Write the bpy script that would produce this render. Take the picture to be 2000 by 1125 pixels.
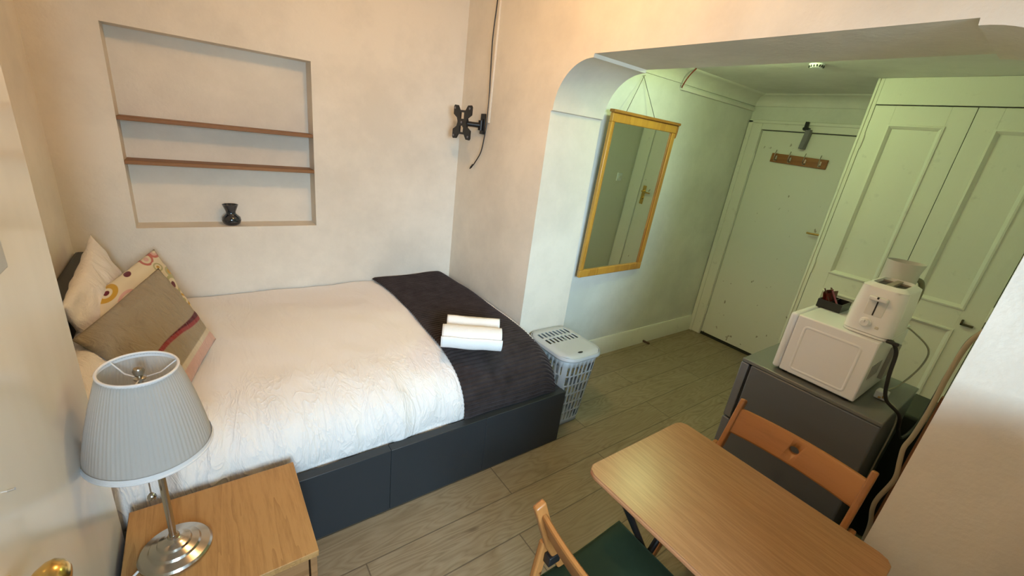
import bpy, bmesh, math, random
from mathutils import Vector, Matrix, noise
random.seed(7)
PI = math.pi
C = bpy.context.scene.collection
for o in list(bpy.data.objects): bpy.data.objects.remove(o)

# ------------------------------------------------------------------ camera
cam_d = bpy.data.cameras.new('camera'); cam = bpy.data.objects.new('camera', cam_d); C.objects.link(cam)
R_ = Vector((0.80762215, -0.57653402, 0.12391526)); U_ = Vector((0.10449985, 0.34672894, 0.93212597)); F_ = Vector((0.58036734, 0.73985645, -0.34027369))
M = Matrix.Identity(4)
for i in range(3):
    M[i][0] = R_[i]; M[i][1] = U_[i]; M[i][2] = -F_[i]
M[0][3], M[1][3], M[2][3] = -1.534425, -2.781013, 1.671457
cam.matrix_world = M
cam_d.sensor_fit = 'HORIZONTAL'; cam_d.sensor_width = 36.0; cam_d.lens = 820.066 / 2000 * 36.0
cam_d.clip_start = 0.02; cam_d.clip_end = 60
bpy.context.scene.camera = cam

# ------------------------------------------------------------------ world, lights, exposure
wd = bpy.data.worlds.new('World'); bpy.context.scene.world = wd; wd.use_nodes = True
bg = wd.node_tree.nodes['Background']; bg.inputs[0].default_value = (0.62, 0.78, 1.0, 1); bg.inputs[1].default_value = 1.0
vs = bpy.context.scene.view_settings
vs.view_transform = 'Standard'; vs.look = 'None'; vs.exposure = 0.25; vs.gamma = 1.0; vs.use_curve_mapping = False
def light(name, kind, loc, energy, color, rot=(0, 0, 0), **kw):
    d = bpy.data.lights.new(name, kind); d.energy = energy; d.color = color
    for k, v in kw.items(): setattr(d, k, v)
    o = bpy.data.objects.new(name, d); C.objects.link(o); o.location = loc; o.rotation_euler = rot
    return o
# daylight arriving through the window in the front wall (behind the camera)
light('window_daylight', 'AREA', (-2.25, -5.30, 2.20), 500, (0.60, 0.83, 1.0), rot=(PI/2 - 0.20, 0, -0.50), shape='RECTANGLE', size=2.4, size_y=1.4)
WARM = (1.0, 0.57, 0.23); GREEN = (0.76, 1.0, 0.42)
E_WARM = 19.5; E_GREEN = 10.4

# ------------------------------------------------------------------ materials
def mat(name, col=(0.8, 0.8, 0.8), rough=0.5, metal=0.0, spec=0.5, **kw):
    m = bpy.data.materials.new(name); m.use_nodes = True
    b = m.node_tree.nodes['Principled BSDF']
    b.inputs['Base Color'].default_value = (*col, 1); b.inputs['Roughness'].default_value = rough
    b.inputs['Metallic'].default_value = metal; b.inputs['Specular IOR Level'].default_value = spec
    for k, v in kw.items(): b.inputs[k.replace('_', ' ')].default_value = v
    return m
class N:
    """small node-graph helper"""
    def __init__(s, m): s.m = m; s.t = m.node_tree; s.b = s.t.nodes['Principled BSDF']
    def n(s, kind, **kw):
        x = s.t.nodes.new('ShaderNode' + kind)
        for k, v in kw.items(): setattr(x, k, v)
        return x
    def l(s, a, b): s.t.links.new(a, b)
    def val(s, sock, v):
        if hasattr(v, 'links') or isinstance(v, bpy.types.NodeSocket): s.l(v, sock)
        else: sock.default_value = v
    def obj(s): return s.n('TexCoord').outputs['Object']
    def uv(s): return s.n('TexCoord').outputs['UV']
    def mapping(s, v, scale=(1, 1, 1), loc=(0, 0, 0), rot=(0, 0, 0)):
        x = s.n('Mapping'); s.l(v, x.inputs[0]); x.inputs['Scale'].default_value = scale; x.inputs['Location'].default_value = loc; x.inputs['Rotation'].default_value = rot
        return x.outputs[0]
    def noise(s, v, scale=5, detail=4, rough=0.5, dist=0.0):
        x = s.n('TexNoise'); s.l(v, x.inputs['Vector']); x.inputs['Scale'].default_value = scale; x.inputs['Detail'].default_value = detail
        x.inputs['Roughness'].default_value = rough; x.inputs['Distortion'].default_value = dist
        return x.outputs['Fac']
    def math(s, op, a, b=0.0, c=0.0):
        x = s.n('Math', operation=op); s.val(x.inputs[0], a); s.val(x.inputs[1], b); s.val(x.inputs[2], c)
        return x.outputs[0]
    def ramp(s, f, stops):
        x = s.n('ValToRGB'); s.l(f, x.inputs[0]); e = x.color_ramp.elements
        while len(e) < len(stops): e.new(0.5)
        for el, (p, c) in zip(e, stops): el.position = p; el.color = (*c, 1) if len(c) == 3 else c
        return x.outputs[0]
    def mix(s, f, a, b, mode='MIX'):
        x = s.n('Mix', data_type='RGBA', blend_type=mode); s.val(x.inputs[0], f)
        for sock, v in ((x.inputs[6], a), (x.inputs[7], b)):
            if isinstance(v, tuple): sock.default_value = (*v, 1)
            else: s.l(v, sock)
        return x.outputs[2]
    def base(s, v): s.l(v, s.b.inputs['Base Color'])
    def bump(s, h, strength=0.3, dist=0.01):
        x = s.n('Bump'); x.inputs['Strength'].default_value = strength; x.inputs['Distance'].default_value = dist
        s.l(h, x.inputs['Height']); s.l(x.outputs[0], s.b.inputs['Normal'])
    def sep(s, v):
        x = s.n('SeparateXYZ'); s.l(v, x.inputs[0]); return x.outputs
    def comb(s, x, y, z):
        q = s.n('CombineXYZ'); s.val(q.inputs[0], x); s.val(q.inputs[1], y); s.val(q.inputs[2], z); return q.outputs[0]

def plaster(name, col, rough=0.75, amt=0.35, dirt=0.06, scale=1.0):
    m = mat(name, col, rough, spec=0.3); g = N(m); v = g.obj()
    big = g.noise(v, 3 * scale, 5, 0.6); fine = g.noise(v, 70 * scale, 3, 0.6)
    h = g.math('ADD', g.math('MULTIPLY', big, 1.0), g.math('MULTIPLY', fine, 0.12))
    g.bump(h, amt, 0.02)
    f = g.noise(g.mapping(v, loc=(3, 7, 1)), 2.2, 6, 0.65)
    d = tuple(c * (1 - dirt * 2.2) for c in col)
    g.base(g.ramp(f, [(0.35, d), (0.6, col)]))
    return m
def gloss_paint(name, col, rough=0.35, streak=True):
    m = mat(name, col, rough, spec=0.5); g = N(m); v = g.obj()
    h = g.noise(g.mapping(v, (14, 14, 1.5)), 3, 4, 0.6)
    g.bump(h, 0.12, 0.01)
    sp = g.noise(g.mapping(v, loc=(5, 2, 0)), 14, 3, 0.6)
    g.base(g.ramp(sp, [(0.24, tuple(c * 0.86 for c in col)), (0.36, col)]))
    return m
WALL = plaster('wall_paint', (0.80, 0.74, 0.64))
WALL_AL = plaster('alcove_wall_paint', (0.80, 0.80, 0.75))
CEIL = plaster('ceiling_paint', (0.80, 0.79, 0.74), amt=0.2)
TRIM = gloss_paint('trim_gloss', (0.82, 0.81, 0.74))
WARD = gloss_paint('wardrobe_paint', (0.78, 0.78, 0.68), 0.5)
DOORM = mat('door_paint', (0.80, 0.79, 0.72), 0.45); g = N(DOORM); v = g.obj()
f1 = g.noise(g.mapping(v, (1, 1.5, 1), (4, 3, 9)), 17, 2, 0.4); f2 = g.noise(g.mapping(v, (1, 7, 22), (1, 8, 2), (0.5, 0, 0)), 2.4, 3, 0.6)
c_ = g.ramp(f1, [(0.235, (0.38, 0.33, 0.27)), (0.27, (0.80, 0.79, 0.72))])
g.base(g.mix(1.0, c_, g.ramp(f2, [(0.22, (0.62, 0.58, 0.52)), (0.28, (1, 1, 1))]), 'MULTIPLY'))
LEFTM = mat('cupboard_gloss', (0.80, 0.79, 0.74), 0.16, spec=0.5); g = N(LEFTM); v = g.obj()
g.bump(g.noise(g.mapping(v, (3, 3.5, 0.7)), 1.6, 2, 0.4), 0.16, 0.02)

def wood(name, c1, c2, axis='X', rough=0.45, ring=9.0, bump=0.08, sc=1.0, coat=0.0, rw=0.45):
    m = mat(name, c1, rough, Coat_Weight=coat, Coat_Roughness=0.25); g = N(m); v = g.obj()
    s = {'X': (0.7, 9, 9), 'Y': (9, 0.7, 9), 'Z': (9, 9, 0.7)}[axis]
    a = g.noise(g.mapping(v, tuple(q * sc for q in s)), 1.0, 3, 0.5)
    rings = g.math('FRACT', g.math('MULTIPLY', a, ring))
    fine = g.noise(g.mapping(v, tuple(q * sc * 8 for q in s)), 1.4, 4, 0.7)
    f = g.math('ADD', g.math('MULTIPLY', rings, rw), g.math('MULTIPLY', fine, 1 - rw))
    g.base(g.ramp(f, [(0.25, c2), (0.6, c1)])); g.bump(fine, bump, 0.003)
    return m
OAK = wood('oak_veneer', (0.47, 0.26, 0.095), (0.34, 0.17, 0.055), 'Y', 0.5, 7, sc=1.6, rw=0.28)
OAKD = wood('oak_veneer_drawer', (0.33, 0.17, 0.07), (0.25, 0.12, 0.045), 'X', 0.5, 10)
SHELFW = wood('shelf_wood', (0.27, 0.125, 0.038), (0.21, 0.09, 0.024), 'X', 0.55, 5)
TABLEW = mat('table_veneer', (0.62, 0.36, 0.17), 0.32, spec=0.6); g = N(TABLEW); v = g.obj()
fine = g.noise(g.mapping(v, (150, 7, 30)), 1.0, 4, 0.7); big = g.noise(g.mapping(v, (8, 2, 2)), 1, 3)
g.base(g.mix(g.ramp(fine, [(0.42, (0, 0, 0)), (0.6, (1, 1, 1))]), (0.32, 0.155, 0.062), (0.39, 0.20, 0.085)))
g.bump(fine, 0.10, 0.002); g.l(g.ramp(big, [(0, (0.27,) * 3), (1, (0.36,) * 3)]), g.b.inputs['Roughness'])
TEDGE = wood('table_edge_wood', (0.52, 0.25, 0.12), (0.44, 0.20, 0.09), 'Y', 0.4, 4)
BEECH = wood('chair_beech', (0.43, 0.178, 0.050), (0.34, 0.135, 0.036), 'Y', 0.38, 3, coat=0.2)
BEECHZ = wood('chair_beech_upright', (0.43, 0.178, 0.050), (0.34, 0.135, 0.036), 'Z', 0.38, 3, coat=0.2)
PINE = wood('mirror_pine', (0.62, 0.30, 0.045), (0.50, 0.22, 0.03), 'Z', 0.3, 4, coat=0.5)
BROWN = wood('brown_board', (0.22, 0.09, 0.03), (0.15, 0.06, 0.02), 'Z', 0.5, 4)
RACKW = wood('rack_wood', (0.34, 0.13, 0.035), (0.26, 0.09, 0.025), 'Y', 0.45, 4)

# laminate floor: planks 1.34 x 0.2 m running along X with staggered joints
FLOOR = mat('laminate_floor', (0.4, 0.32, 0.22), 0.42); g = N(FLOOR); v = g.obj(); X, Y, Z = g.sep(v)
yy = g.math('DIVIDE', g.math('ADD', Y, 1.585 + 4.0), 0.2)
row = g.math('FLOOR', yy); fy = g.math('FRACT', yy)
rr = g.math('SUBTRACT', 20.0, row)
xx = g.math('DIVIDE', g.math('SUBTRACT', g.math('ADD', X, 0.426 + 13.4), g.math('MULTIPLY', rr, 0.62)), 1.34)
col = g.math('FLOOR', xx); fx = g.math('FRACT', xx)
dy = g.math('MULTIPLY', g.math('MINIMUM', fy, g.math('SUBTRACT', 1.0, fy)), 0.2)
dx = g.math('MULTIPLY', g.math('MINIMUM', fx, g.math('SUBTRACT', 1.0, fx)), 1.34)
seam = g.math('MINIMUM', dx, dy)
wn = g.n('TexWhiteNoise', noise_dimensions='2D'); g.l(g.comb(row, col, 0.0), wn.inputs['Vector'])
off = g.math('MULTIPLY', wn.outputs['Value'], 37.0)
pv = g.comb(g.math('ADD', g.math('MULTIPLY', X, 1.5), off), g.math('ADD', g.math('MULTIPLY', Y, 9.0), off), 0.0)
a = g.noise(pv, 1.0, 2, 0.5, 0.3)
rings = g.math('FRACT', g.math('MULTIPLY', a, 16.0))
rings = g.math('ABSOLUTE', g.math('SUBTRACT', g.math('MULTIPLY', rings, 2.0), 1.0))
pv2 = g.comb(g.math('ADD', g.math('MULTIPLY', X, 9.0), off), g.math('MULTIPLY', Y, 110.0), 0.0)
fine = g.noise(pv2, 1.0, 4, 0.7)
patch = g.noise(g.comb(g.math('ADD', g.math('MULTIPLY', X, 2.2), off), g.math('MULTIPLY', Y, 8.0), 0.0), 1.0, 4, 0.6)
knot = g.noise(g.comb(g.math('ADD', g.math('MULTIPLY', X, 3.0), off), g.math('MULTIPLY', Y, 9.0), 0.0), 1.3, 2, 0.4)
f = g.math('ADD', g.math('ADD', g.math('MULTIPLY', rings, 0.24), g.math('MULTIPLY', fine, 0.46)), g.math('MULTIPLY', patch, 0.42))
c1 = g.ramp(f, [(0.30, (0.185, 0.138, 0.082)), (0.52, (0.275, 0.215, 0.138)), (0.74, (0.335, 0.272, 0.185))])
c1 = g.mix(g.math('MULTIPLY', wn.outputs['Value'], 0.30), c1, (0.215, 0.165, 0.105))
c1 = g.mix(g.ramp(knot, [(0.20, (1, 1, 1)), (0.29, (0, 0, 0))]), c1, (0.13, 0.085, 0.05))
c1 = g.mix(g.ramp(seam, [(0.0012, (1, 1, 1)), (0.0030, (0, 0, 0))]), c1, (0.09, 0.065, 0.045))
g.base(c1); g.bump(g.math('ADD', g.math('MULTIPLY', fine, 0.35), g.ramp(seam, [(0.0, (0, 0, 0)), (0.004, (1, 1, 1))])), 0.25, 0.003)
g.l(g.ramp(fine, [(0.2, (0.38,) * 3), (0.8, (0.55,) * 3)]), g.b.inputs['Roughness'])

def fabric(name, col, rough=0.9, sc=900, amt=0.15, sheen=0.2, spec=0.15):
    m = mat(name, col, rough, spec=spec, Sheen_Weight=sheen); g = N(m); v = g.obj()
    h = g.noise(v, sc, 2, 0.5); g.bump(h, amt, 0.002)
    f = g.noise(v, 6, 4, 0.6); g.base(g.ramp(f, [(0.3, tuple(c * 0.93 for c in col)), (0.7, col)]))
    return m
SHEET = fabric('white_cotton', (0.80, 0.78, 0.76))
g = N(SHEET); v = g.obj()
DUVET = mat('duvet_cotton', (0.84, 0.80, 0.77), 0.85, spec=0.2, Sheen_Weight=0.15); g = N(DUVET); v = g.obj()
w1 = g.noise(g.mapping(v, (7, 2.2, 2.2)), 1.2, 3, 0.55, 1.2); w2 = g.noise(g.mapping(v, (16, 7, 7)), 1.5, 4, 0.6, 0.8)
cr = g.noise(g.mapping(v, (5.5, 1.6, 1.6), (2, 5, 1), (0, 0, 0.5)), 1.7, 2, 0.5, 1.6)
cr = g.math('POWER', g.math('SUBTRACT', 1.0, g.math('ABSOLUTE', g.math('SUBTRACT', g.math('MULTIPLY', cr, 2.0), 1.0))), 14.0)
cr2 = g.noise(g.mapping(v, (9, 4, 4), (7, 1, 3), (0, 0, -0.3)), 1.5, 3, 0.6, 1.2)
cr2 = g.math('POWER', g.math('SUBTRACT', 1.0, g.math('ABSOLUTE', g.math('SUBTRACT', g.math('MULTIPLY', cr2, 2.0), 1.0))), 12.0)
sd_ = g.math('MULTIPLY', g.math('SUBTRACT', -0.95, g.sep(v)[1]), 3.0); cl_ = g.n('Clamp'); g.l(sd_, cl_.inputs[0]); sd_ = g.math('ADD', g.math('MULTIPLY', cl_.outputs[0], 0.92), 0.08)
hh = g.math('ADD', g.math('MULTIPLY', w1, 0.7), g.math('MULTIPLY', g.math('ADD', g.math('MULTIPLY', cr, 0.34), g.math('ADD', g.math('MULTIPLY', cr2, 0.30), g.math('MULTIPLY', w2, 0.8))), sd_))
g.bump(hh, 0.38, 0.03)
PILLOW = mat('pillow_cotton', (0.84, 0.79, 0.75), 0.85, spec=0.2, Sheen_Weight=0.15); g = N(PILLOW); v = g.obj()
g.bump(g.noise(v, 9, 5, 0.6, 1.6), 0.6, 0.035)
THROW = mat('ribbed_charcoal_plush', (0.026, 0.023, 0.026), 0.85, spec=0.15, Sheen_Weight=0.35, Sheen_Roughness=0.4); g = N(THROW); v = g.obj()
THROW.node_tree.nodes['Principled BSDF'].inputs['Sheen Tint'].default_value = (0.5, 0.45, 0.5, 1)
nz = g.noise(v, 14, 4, 0.6); g.base(g.ramp(nz, [(0.3, (0.022, 0.016, 0.015)), (0.7, (0.044, 0.034, 0.034))])); g.bump(g.noise(v, 260, 3, 0.6), 0.3, 0.004)
TOWEL = mat('white_terry', (0.88, 0.88, 0.88), 0.95, spec=0.1, Sheen_Weight=0.3); g = N(TOWEL); v = g.obj()
g.bump(g.math('ADD', g.noise(v, 330, 3, 0.6), g.noise(v, 28, 3, 0.5)), 0.55, 0.006)
LEATH = mat('charcoal_faux_leather', (0.024, 0.029, 0.034), 0.42, spec=0.45); g = N(LEATH); g.bump(g.noise(g.obj(), 420, 3, 0.6), 0.12, 0.002)
CUSHG = mat('green_velvet', (0.020, 0.034, 0.017), 0.8, spec=0.12, Sheen_Weight=0.3, Sheen_Roughness=0.35); g = N(CUSHG); g.bump(g.noise(g.obj(), 300, 2, 0.5), 0.15, 0.002)
CUSHG.node_tree.nodes['Principled BSDF'].inputs['Sheen Tint'].default_value = (0.35, 0.6, 0.4, 1)
WPLAS = mat('white_plastic', (0.86, 0.89, 0.93), 0.22); WENAM = mat('white_enamel', (0.86, 0.90, 0.96), 0.25)
CREAMP = mat('cream_plastic', (0.70, 0.68, 0.60), 0.4)
GREYP = mat('grey_plastic', (0.46, 0.49, 0.51), 0.42)
BLACK = mat('black_plastic', (0.012, 0.012, 0.013), 0.4); BLKM = mat('black_metal', (0.014, 0.014, 0.015), 0.38, 0.3)
DARK = mat('dark_interior', (0.004, 0.004, 0.004), 0.7); GAP = mat('gap_shadow', (0.02, 0.02, 0.015), 0.8)
FRIDGE = mat('fridge_grey', (0.15, 0.165, 0.185), 0.42, 0.25); FRDOOR = mat('fridge_silver', (0.22, 0.24, 0.275), 0.36, 0.35); FRTOP = mat('fridge_top_grey', (0.17, 0.18, 0.175), 0.3)
STEEL = mat('brushed_nickel', (0.50, 0.46, 0.40), 0.20, 1.0); BRASS = mat('brass', (0.72, 0.48, 0.16), 0.22, 1.0); CHROME = mat('chrome', (0.7, 0.7, 0.7), 0.12, 1.0)
GREYM = mat('closer_grey', (0.20, 0.19, 0.21), 0.45, 0.2)
MIRROR = mat('mirror_silver', (0.86, 0.90, 0.86), 0.01, 1.0)
SHADE = mat('shade_fabric', (0.60, 0.585, 0.56), 0.9, spec=0.1); 
_g = N(SHADE); _tr = _g.n('BsdfTranslucent'); _tr.inputs[0].default_value = (0.62, 0.60, 0.57, 1); _ms = _g.n('MixShader'); _ms.inputs[0].default_value = 0.35
_out = SHADE.node_tree.nodes['Material Output']; _g.l(_g.b.outputs[0], _ms.inputs[1]); _g.l(_tr.outputs[0], _ms.inputs[2]); _g.l(_ms.outputs[0], _out.inputs[0])
SHTRIM = mat('shade_trim', (0.74, 0.72, 0.72), 0.8)
VASE = mat('dark_blue_glass', (0.004, 0.012, 0.022), 0.06, spec=0.7, Coat_Weight=0.5)
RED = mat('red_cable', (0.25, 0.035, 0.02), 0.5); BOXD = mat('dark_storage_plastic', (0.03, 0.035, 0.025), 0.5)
GLASS = mat('window_glass', (1, 1, 1), 0.0)
_g = N(GLASS); _tp = _g.n('BsdfTransparent'); _gl = _g.n('BsdfGlossy'); _gl.inputs['Roughness'].default_value = 0.0; _fr = _g.n('Fresnel'); _fr.inputs[0].default_value = 1.45; _mx = _g.n('MixShader')
_g.l(_fr.outputs[0], _mx.inputs[0]); _g.l(_tp.outputs[0], _mx.inputs[1]); _g.l(_gl.outputs[0], _mx.inputs[2]); _g.l(_mx.outputs[0], GLASS.node_tree.nodes['Material Output'].inputs[0])
def emis(name, col, s):
    m = mat(name, (0.8, 0.8, 0.8)); b = m.node_tree.nodes['Principled BSDF']; b.inputs['Emission Color'].default_value = (*col, 1); b.inputs['Emission Strength'].default_value = s; return m

# cushion covers (printed cloth): patterns in the cover's own UV space
def uvmat(name):
    m = mat(name, (0.5, 0.45, 0.35), 0.9, spec=0.12, Sheen_Weight=0.2); g = N(m); x, y, z = g.sep(g.uv()); return m, g, x, y
def step(g, v, e, w=0.006):   # 0 below e, 1 above
    a = g.math('DIVIDE', g.math('SUBTRACT', v, e - w), 2 * w); x = g.n('Clamp'); g.l(a, x.inputs[0]); return x.outputs[0]
TAUPE, g, u, w_ = uvmat('taupe_printed_linen')
wv = g.math('MULTIPLY', g.math('SINE', g.math('MULTIPLY', w_, 5.2)), 0.045)
uu = g.math('ADD', u, wv)
lin = g.noise(g.mapping(g.uv(), (90, 90, 1)), 3, 3, 0.7)
tp = g.ramp(lin, [(0.3, (0.30, 0.245, 0.165)), (0.7, (0.40, 0.335, 0.235))])
wedge = g.math('ADD', uu, g.math('MULTIPLY', g.math('POWER', w_, 2.0), 0.075)); cc = g.mix(step(g, wedge, 0.64), tp, (0.10, 0.006, 0.012)); cc = g.mix(step(g, uu, 0.635), cc, (0.30, 0.045, 0.045)); cc = g.mix(step(g, uu, 0.675), cc, tp)
cc = g.mix(step(g, u, 0.84), cc, (0.66, 0.58, 0.44)); cc = g.mix(step(g, u, 0.89), cc, (0.66, 0.42, 0.36))
g.base(cc); g.bump(g.math('ADD', g.noise(g.mapping(g.uv(), (1, 2.5, 1)), 5, 4, 0.55, 1.2), g.math('MULTIPLY', lin, 0.08)), 0.7, 0.03)
ARCS, g, u, w_ = uvmat('cream_arc_print')
base = (0.72, 0.63, 0.45); cc = None
def arc(g, cc, cu, cv, rad, cols, sx=1.0):
    du = g.math('MULTIPLY', g.math('SUBTRACT', u, cu), sx); dv = g.math('SUBTRACT', w_, cv)
    d = g.math('SQRT', g.math('ADD', g.math('MULTIPLY', du, du), g.math('MULTIPLY', dv, dv)))
    for k, cl in enumerate(cols):
        r = rad * (1 - k / len(cols)); mk = g.math('SUBTRACT', 1.0, step(g, d, r, 0.004)); cc = g.mix(mk, cc if cc is not None else base, cl)
    return cc
MUST = (0.55, 0.32, 0.035); MAR = (0.13, 0.012, 0.02); CORAL = (0.50, 0.14, 0.10); PNK = (0.66, 0.40, 0.34); SAGE = (0.42, 0.40, 0.20)
for (a_, b_, r_, cs) in [(0.05, 0.80, 0.10, (CORAL, base, PNK)), (0.22, 0.85, 0.09, (base, SAGE, base, MUST)), (0.10, 0.18, 0.12, (MUST, MUST, base, MAR)), (0.06, 0.48, 0.045, (MAR,)),
                         (0.50, 0.90, 0.12, (SAGE, base, MAR)), (0.72, 0.92, 0.09, (MUST, base, SAGE)), (0.93, 0.85, 0.06, (MAR, base)), (0.02, 0.97, 0.09, (CORAL, PNK, base)),
                         (0.34, 0.96, 0.07, (SAGE, MUST)), (0.60, 0.45, 0.14, (CORAL, base, MUST)), (0.35, 0.30, 0.12, (PNK, base, MAR)), (0.85, 0.5, 0.1, (MUST, base, MAR))]:
    cc = arc(g, cc, a_, b_, r_, cs)
g.base(cc)

# ------------------------------------------------------------------ geometry helpers
class MB:
    def __init__(s): s.v = []; s.f = []; s.uv = None
    def add(s, vs, fs):
        k = len(s.v); s.v += [tuple(v) for v in vs]; s.f += [tuple(i + k for i in f) for f in fs]; return s
    def box(s, x0, x1, y0, y1, z0, z1, T=None):
        vs = [Vector(p) for p in ((x0, y0, z0), (x1, y0, z0), (x1, y1, z0), (x0, y1, z0), (x0, y0, z1), (x1, y0, z1), (x1, y1, z1), (x0, y1, z1))]
        if T: vs = [T @ q for q in vs]
        return s.add(vs, [(0, 3, 2, 1), (4, 5, 6, 7), (0, 1, 5, 4), (1, 2, 6, 5), (2, 3, 7, 6), (3, 0, 4, 7)])
    def prism(s, poly, axis, a, b, T=None):
        """extrude a 2-D outline; axis 'x': poly=(y,z); 'y': poly=(x,z); 'z': poly=(x,y)"""
        def P(p, t): return {'x': (t, p[0], p[1]), 'y': (p[0], t, p[1]), 'z': (p[0], p[1], t)}[axis]
        n = len(poly); vs = [Vector(P(p, a)) for p in poly] + [Vector(P(p, b)) for p in poly]
        if T: vs = [T @ q for q in vs]
        return s.add(vs, [tuple(range(n - 1, -1, -1)), tuple(range(n, 2 * n))] + [(i, (i + 1) % n, n + (i + 1) % n, n + i) for i in range(n)])
    def lathe(s, prof, n=48, cap=True, T=None, fn=None):
        vs = []; fs = []; m = len(prof)
        for j in range(n):
            a = 2 * PI * j / n
            for (r, z) in prof:
                rr = r if fn is None else fn(r, z, a)
                vs.append(Vector((rr * math.cos(a), rr * math.sin(a), z)))
        for j in range(n):
            k = (j + 1) % n
            for i in range(m - 1): fs.append((j * m + i, k * m + i, k * m + i + 1, j * m + i + 1))
        if cap:
            if prof[0][0] > 1e-5: fs.append(tuple(j * m for j in range(n - 1, -1, -1)))
            if prof[-1][0] > 1e-5: fs.append(tuple(j * m + m - 1 for j in range(n)))
        if T: vs = [T @ q for q in vs]
        return s.add(vs, fs)
    def tube(s, pts, r, n=10, closed=False, flat=None):
        P = [Vector(p) for p in pts]; m = len(P); vs = []; fs = []; up = None
        for i in range(m):
            t = (P[min(i + 1, m - 1)] - P[max(i - 1, 0)]).normalized()
            if up is None:
                up = Vector((0, 0, 1)) if abs(t.z) < 0.9 else Vector((1, 0, 0))
            a = t.cross(up).normalized(); b = a.cross(t).normalized(); up = b
            rr = r[i] if isinstance(r, (list, tuple)) else r
            for j in range(n):
                q = 2 * PI * j / n; vs.append(P[i] + a * math.cos(q) * rr + b * math.sin(q) * rr * (flat or 1))
        for i in range(m - 1):
            for j in range(n): fs.append((i * n + j, i * n + (j + 1) % n, (i + 1) * n + (j + 1) % n, (i + 1) * n + j))
        fs += [tuple(range(n - 1, -1, -1)), tuple((m - 1) * n + j for j in range(n))]
        return s.add(vs, fs)
    def grid(s, fn, nu, nv, closed_u=False):
        vs = [fn(i / (nu if closed_u else nu - 1), j / (nv - 1)) for i in range(nu) for j in range(nv)]
        fs = []
        for i in range(nu if closed_u else nu - 1):
            k = (i + 1) % nu
            for j in range(nv - 1): fs.append((i * nv + j, k * nv + j, k * nv + j + 1, i * nv + j + 1))
        return s.add(vs, fs)
    def build(s, name, material, parent=None, bevel=0.0, seg=2, smooth=40, subsurf=0, solid=0.0, origin=None, fix=True):
        me = bpy.data.meshes.new(name)
        o = bpy.data.objects.new(name, me)
        off = Vector(origin) if origin else Vector((0, 0, 0))
        me.from_pydata([Vector(q) - off for q in s.v], [], s.f); me.update()
        if fix:
            bm = bmesh.new(); bm.from_mesh(me); bmesh.ops.remove_doubles(bm, verts=bm.verts, dist=1e-6); bmesh.ops.recalc_face_normals(bm, faces=bm.faces); bm.to_mesh(me); bm.free()
        me.materials.append(material)
        for p in me.polygons: p.use_smooth = True
        me.set_sharp_from_angle(angle=math.radians(smooth))
        C.objects.link(o)
        if parent: o.parent = parent; o.matrix_parent_inverse = Matrix.Identity(4)
        o.location = off if not parent else off
        if solid: md = o.modifiers.new('solid', 'SOLIDIFY'); md.thickness = solid; md.offset = 0
        if bevel:
            md = o.modifiers.new('bevel', 'BEVEL'); md.width = bevel; md.segments = seg; md.limit_method = 'ANGLE'; md.angle_limit = math.radians(40); md.harden_normals = False
        if subsurf: md = o.modifiers.new('sub', 'SUBSURF'); md.levels = subsurf; md.render_levels = subsurf
        return o
def spline(pts, n=8):
    P = [Vector(p) for p in pts]; P = [P[0] * 2 - P[1]] + P + [P[-1] * 2 - P[-2]]; out = []
    for i in range(1, len(P) - 2):
        for k in range(n):
            t = k / n; a, b, c, d = P[i - 1:i + 3]
            out.append(0.5 * ((2 * b) + (c - a) * t + (2 * a - 5 * b + 4 * c - d) * t * t + (3 * b - a - 3 * c + d) * t ** 3))
    out.append(P[-2]); return out
def thing(name, label, cat, loc=(0, 0, 0), group=None, rotz=0.0):
    o = bpy.data.objects.new(name, None); o.empty_display_size = 0.05; C.objects.link(o); o.location = loc; o.rotation_euler = (0, 0, rotz)
    o['label'] = label; o['category'] = cat
    if group: o['group'] = group
    return o
def tag(o, label, cat, group=None, kind=None):
    o['label'] = label; o['category'] = cat
    if group: o['group'] = group
    if kind: o['kind'] = kind
    return o
def struct(o, label=None):
    o['kind'] = 'structure'
    if label: o['label'] = label
    return o
def B(name, m, x0, x1, y0, y1, z0, z1, parent=None, bevel=0.0, **kw):
    return MB().box(x0, x1, y0, y1, z0, z1).build(name, m, parent, bevel, **kw)

# ------------------------------------------------------------------ room shell
H = 2.62; XL = -2.05; YF = -3.70; XD = 2.51; YM = -0.72; YR = -2.72; T_ = 0.385; ZC = 2.255
struct(B('floor', FLOOR, -2.4, XD + 0.3, YF - 0.2, 0.3, -0.06, 0.0))
# niche wall (back), with the recess
nx0, nx1, nz0, nz1, nd = -1.806, -0.958, 0.992, 1.911, 0.13
mb = MB()
for a in ((-2.35, nx0, 0, H), (nx1, T_, 0, H), (nx0, nx1, 0, nz0), (nx0, nx1, nz1, H)): mb.box(a[0], a[1], 0.0, 0.3, a[2], a[3])
mb.box(nx0, nx1, nd, 0.3, nz0, nz1)
struct(mb.build('wall_back', WALL, fix=False))
# left: bed recess wall and projecting cupboard front
struct(B('wall_left', WALL, -2.35, XL, -1.43, 0.0, 0, H))
struct(B('wall_left_front', LEFTM, -2.35, -1.845, YF, -1.425, 0, H, bevel=0.004))
# front wall with window opening
mb = MB(); wx0, wx1, wz0, wz1 = -1.80, -0.40, 0.80, 2.10
for a in ((-2.35, wx0, 0, H), (wx1, T_, 0, H), (wx0, wx1, 0, wz0), (wx0, wx1, wz1, H)): mb.box(a[0], a[1], YF - 0.2, YF, a[2], a[3])
struct(mb.build('wall_front', WALL, fix=False))
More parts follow.
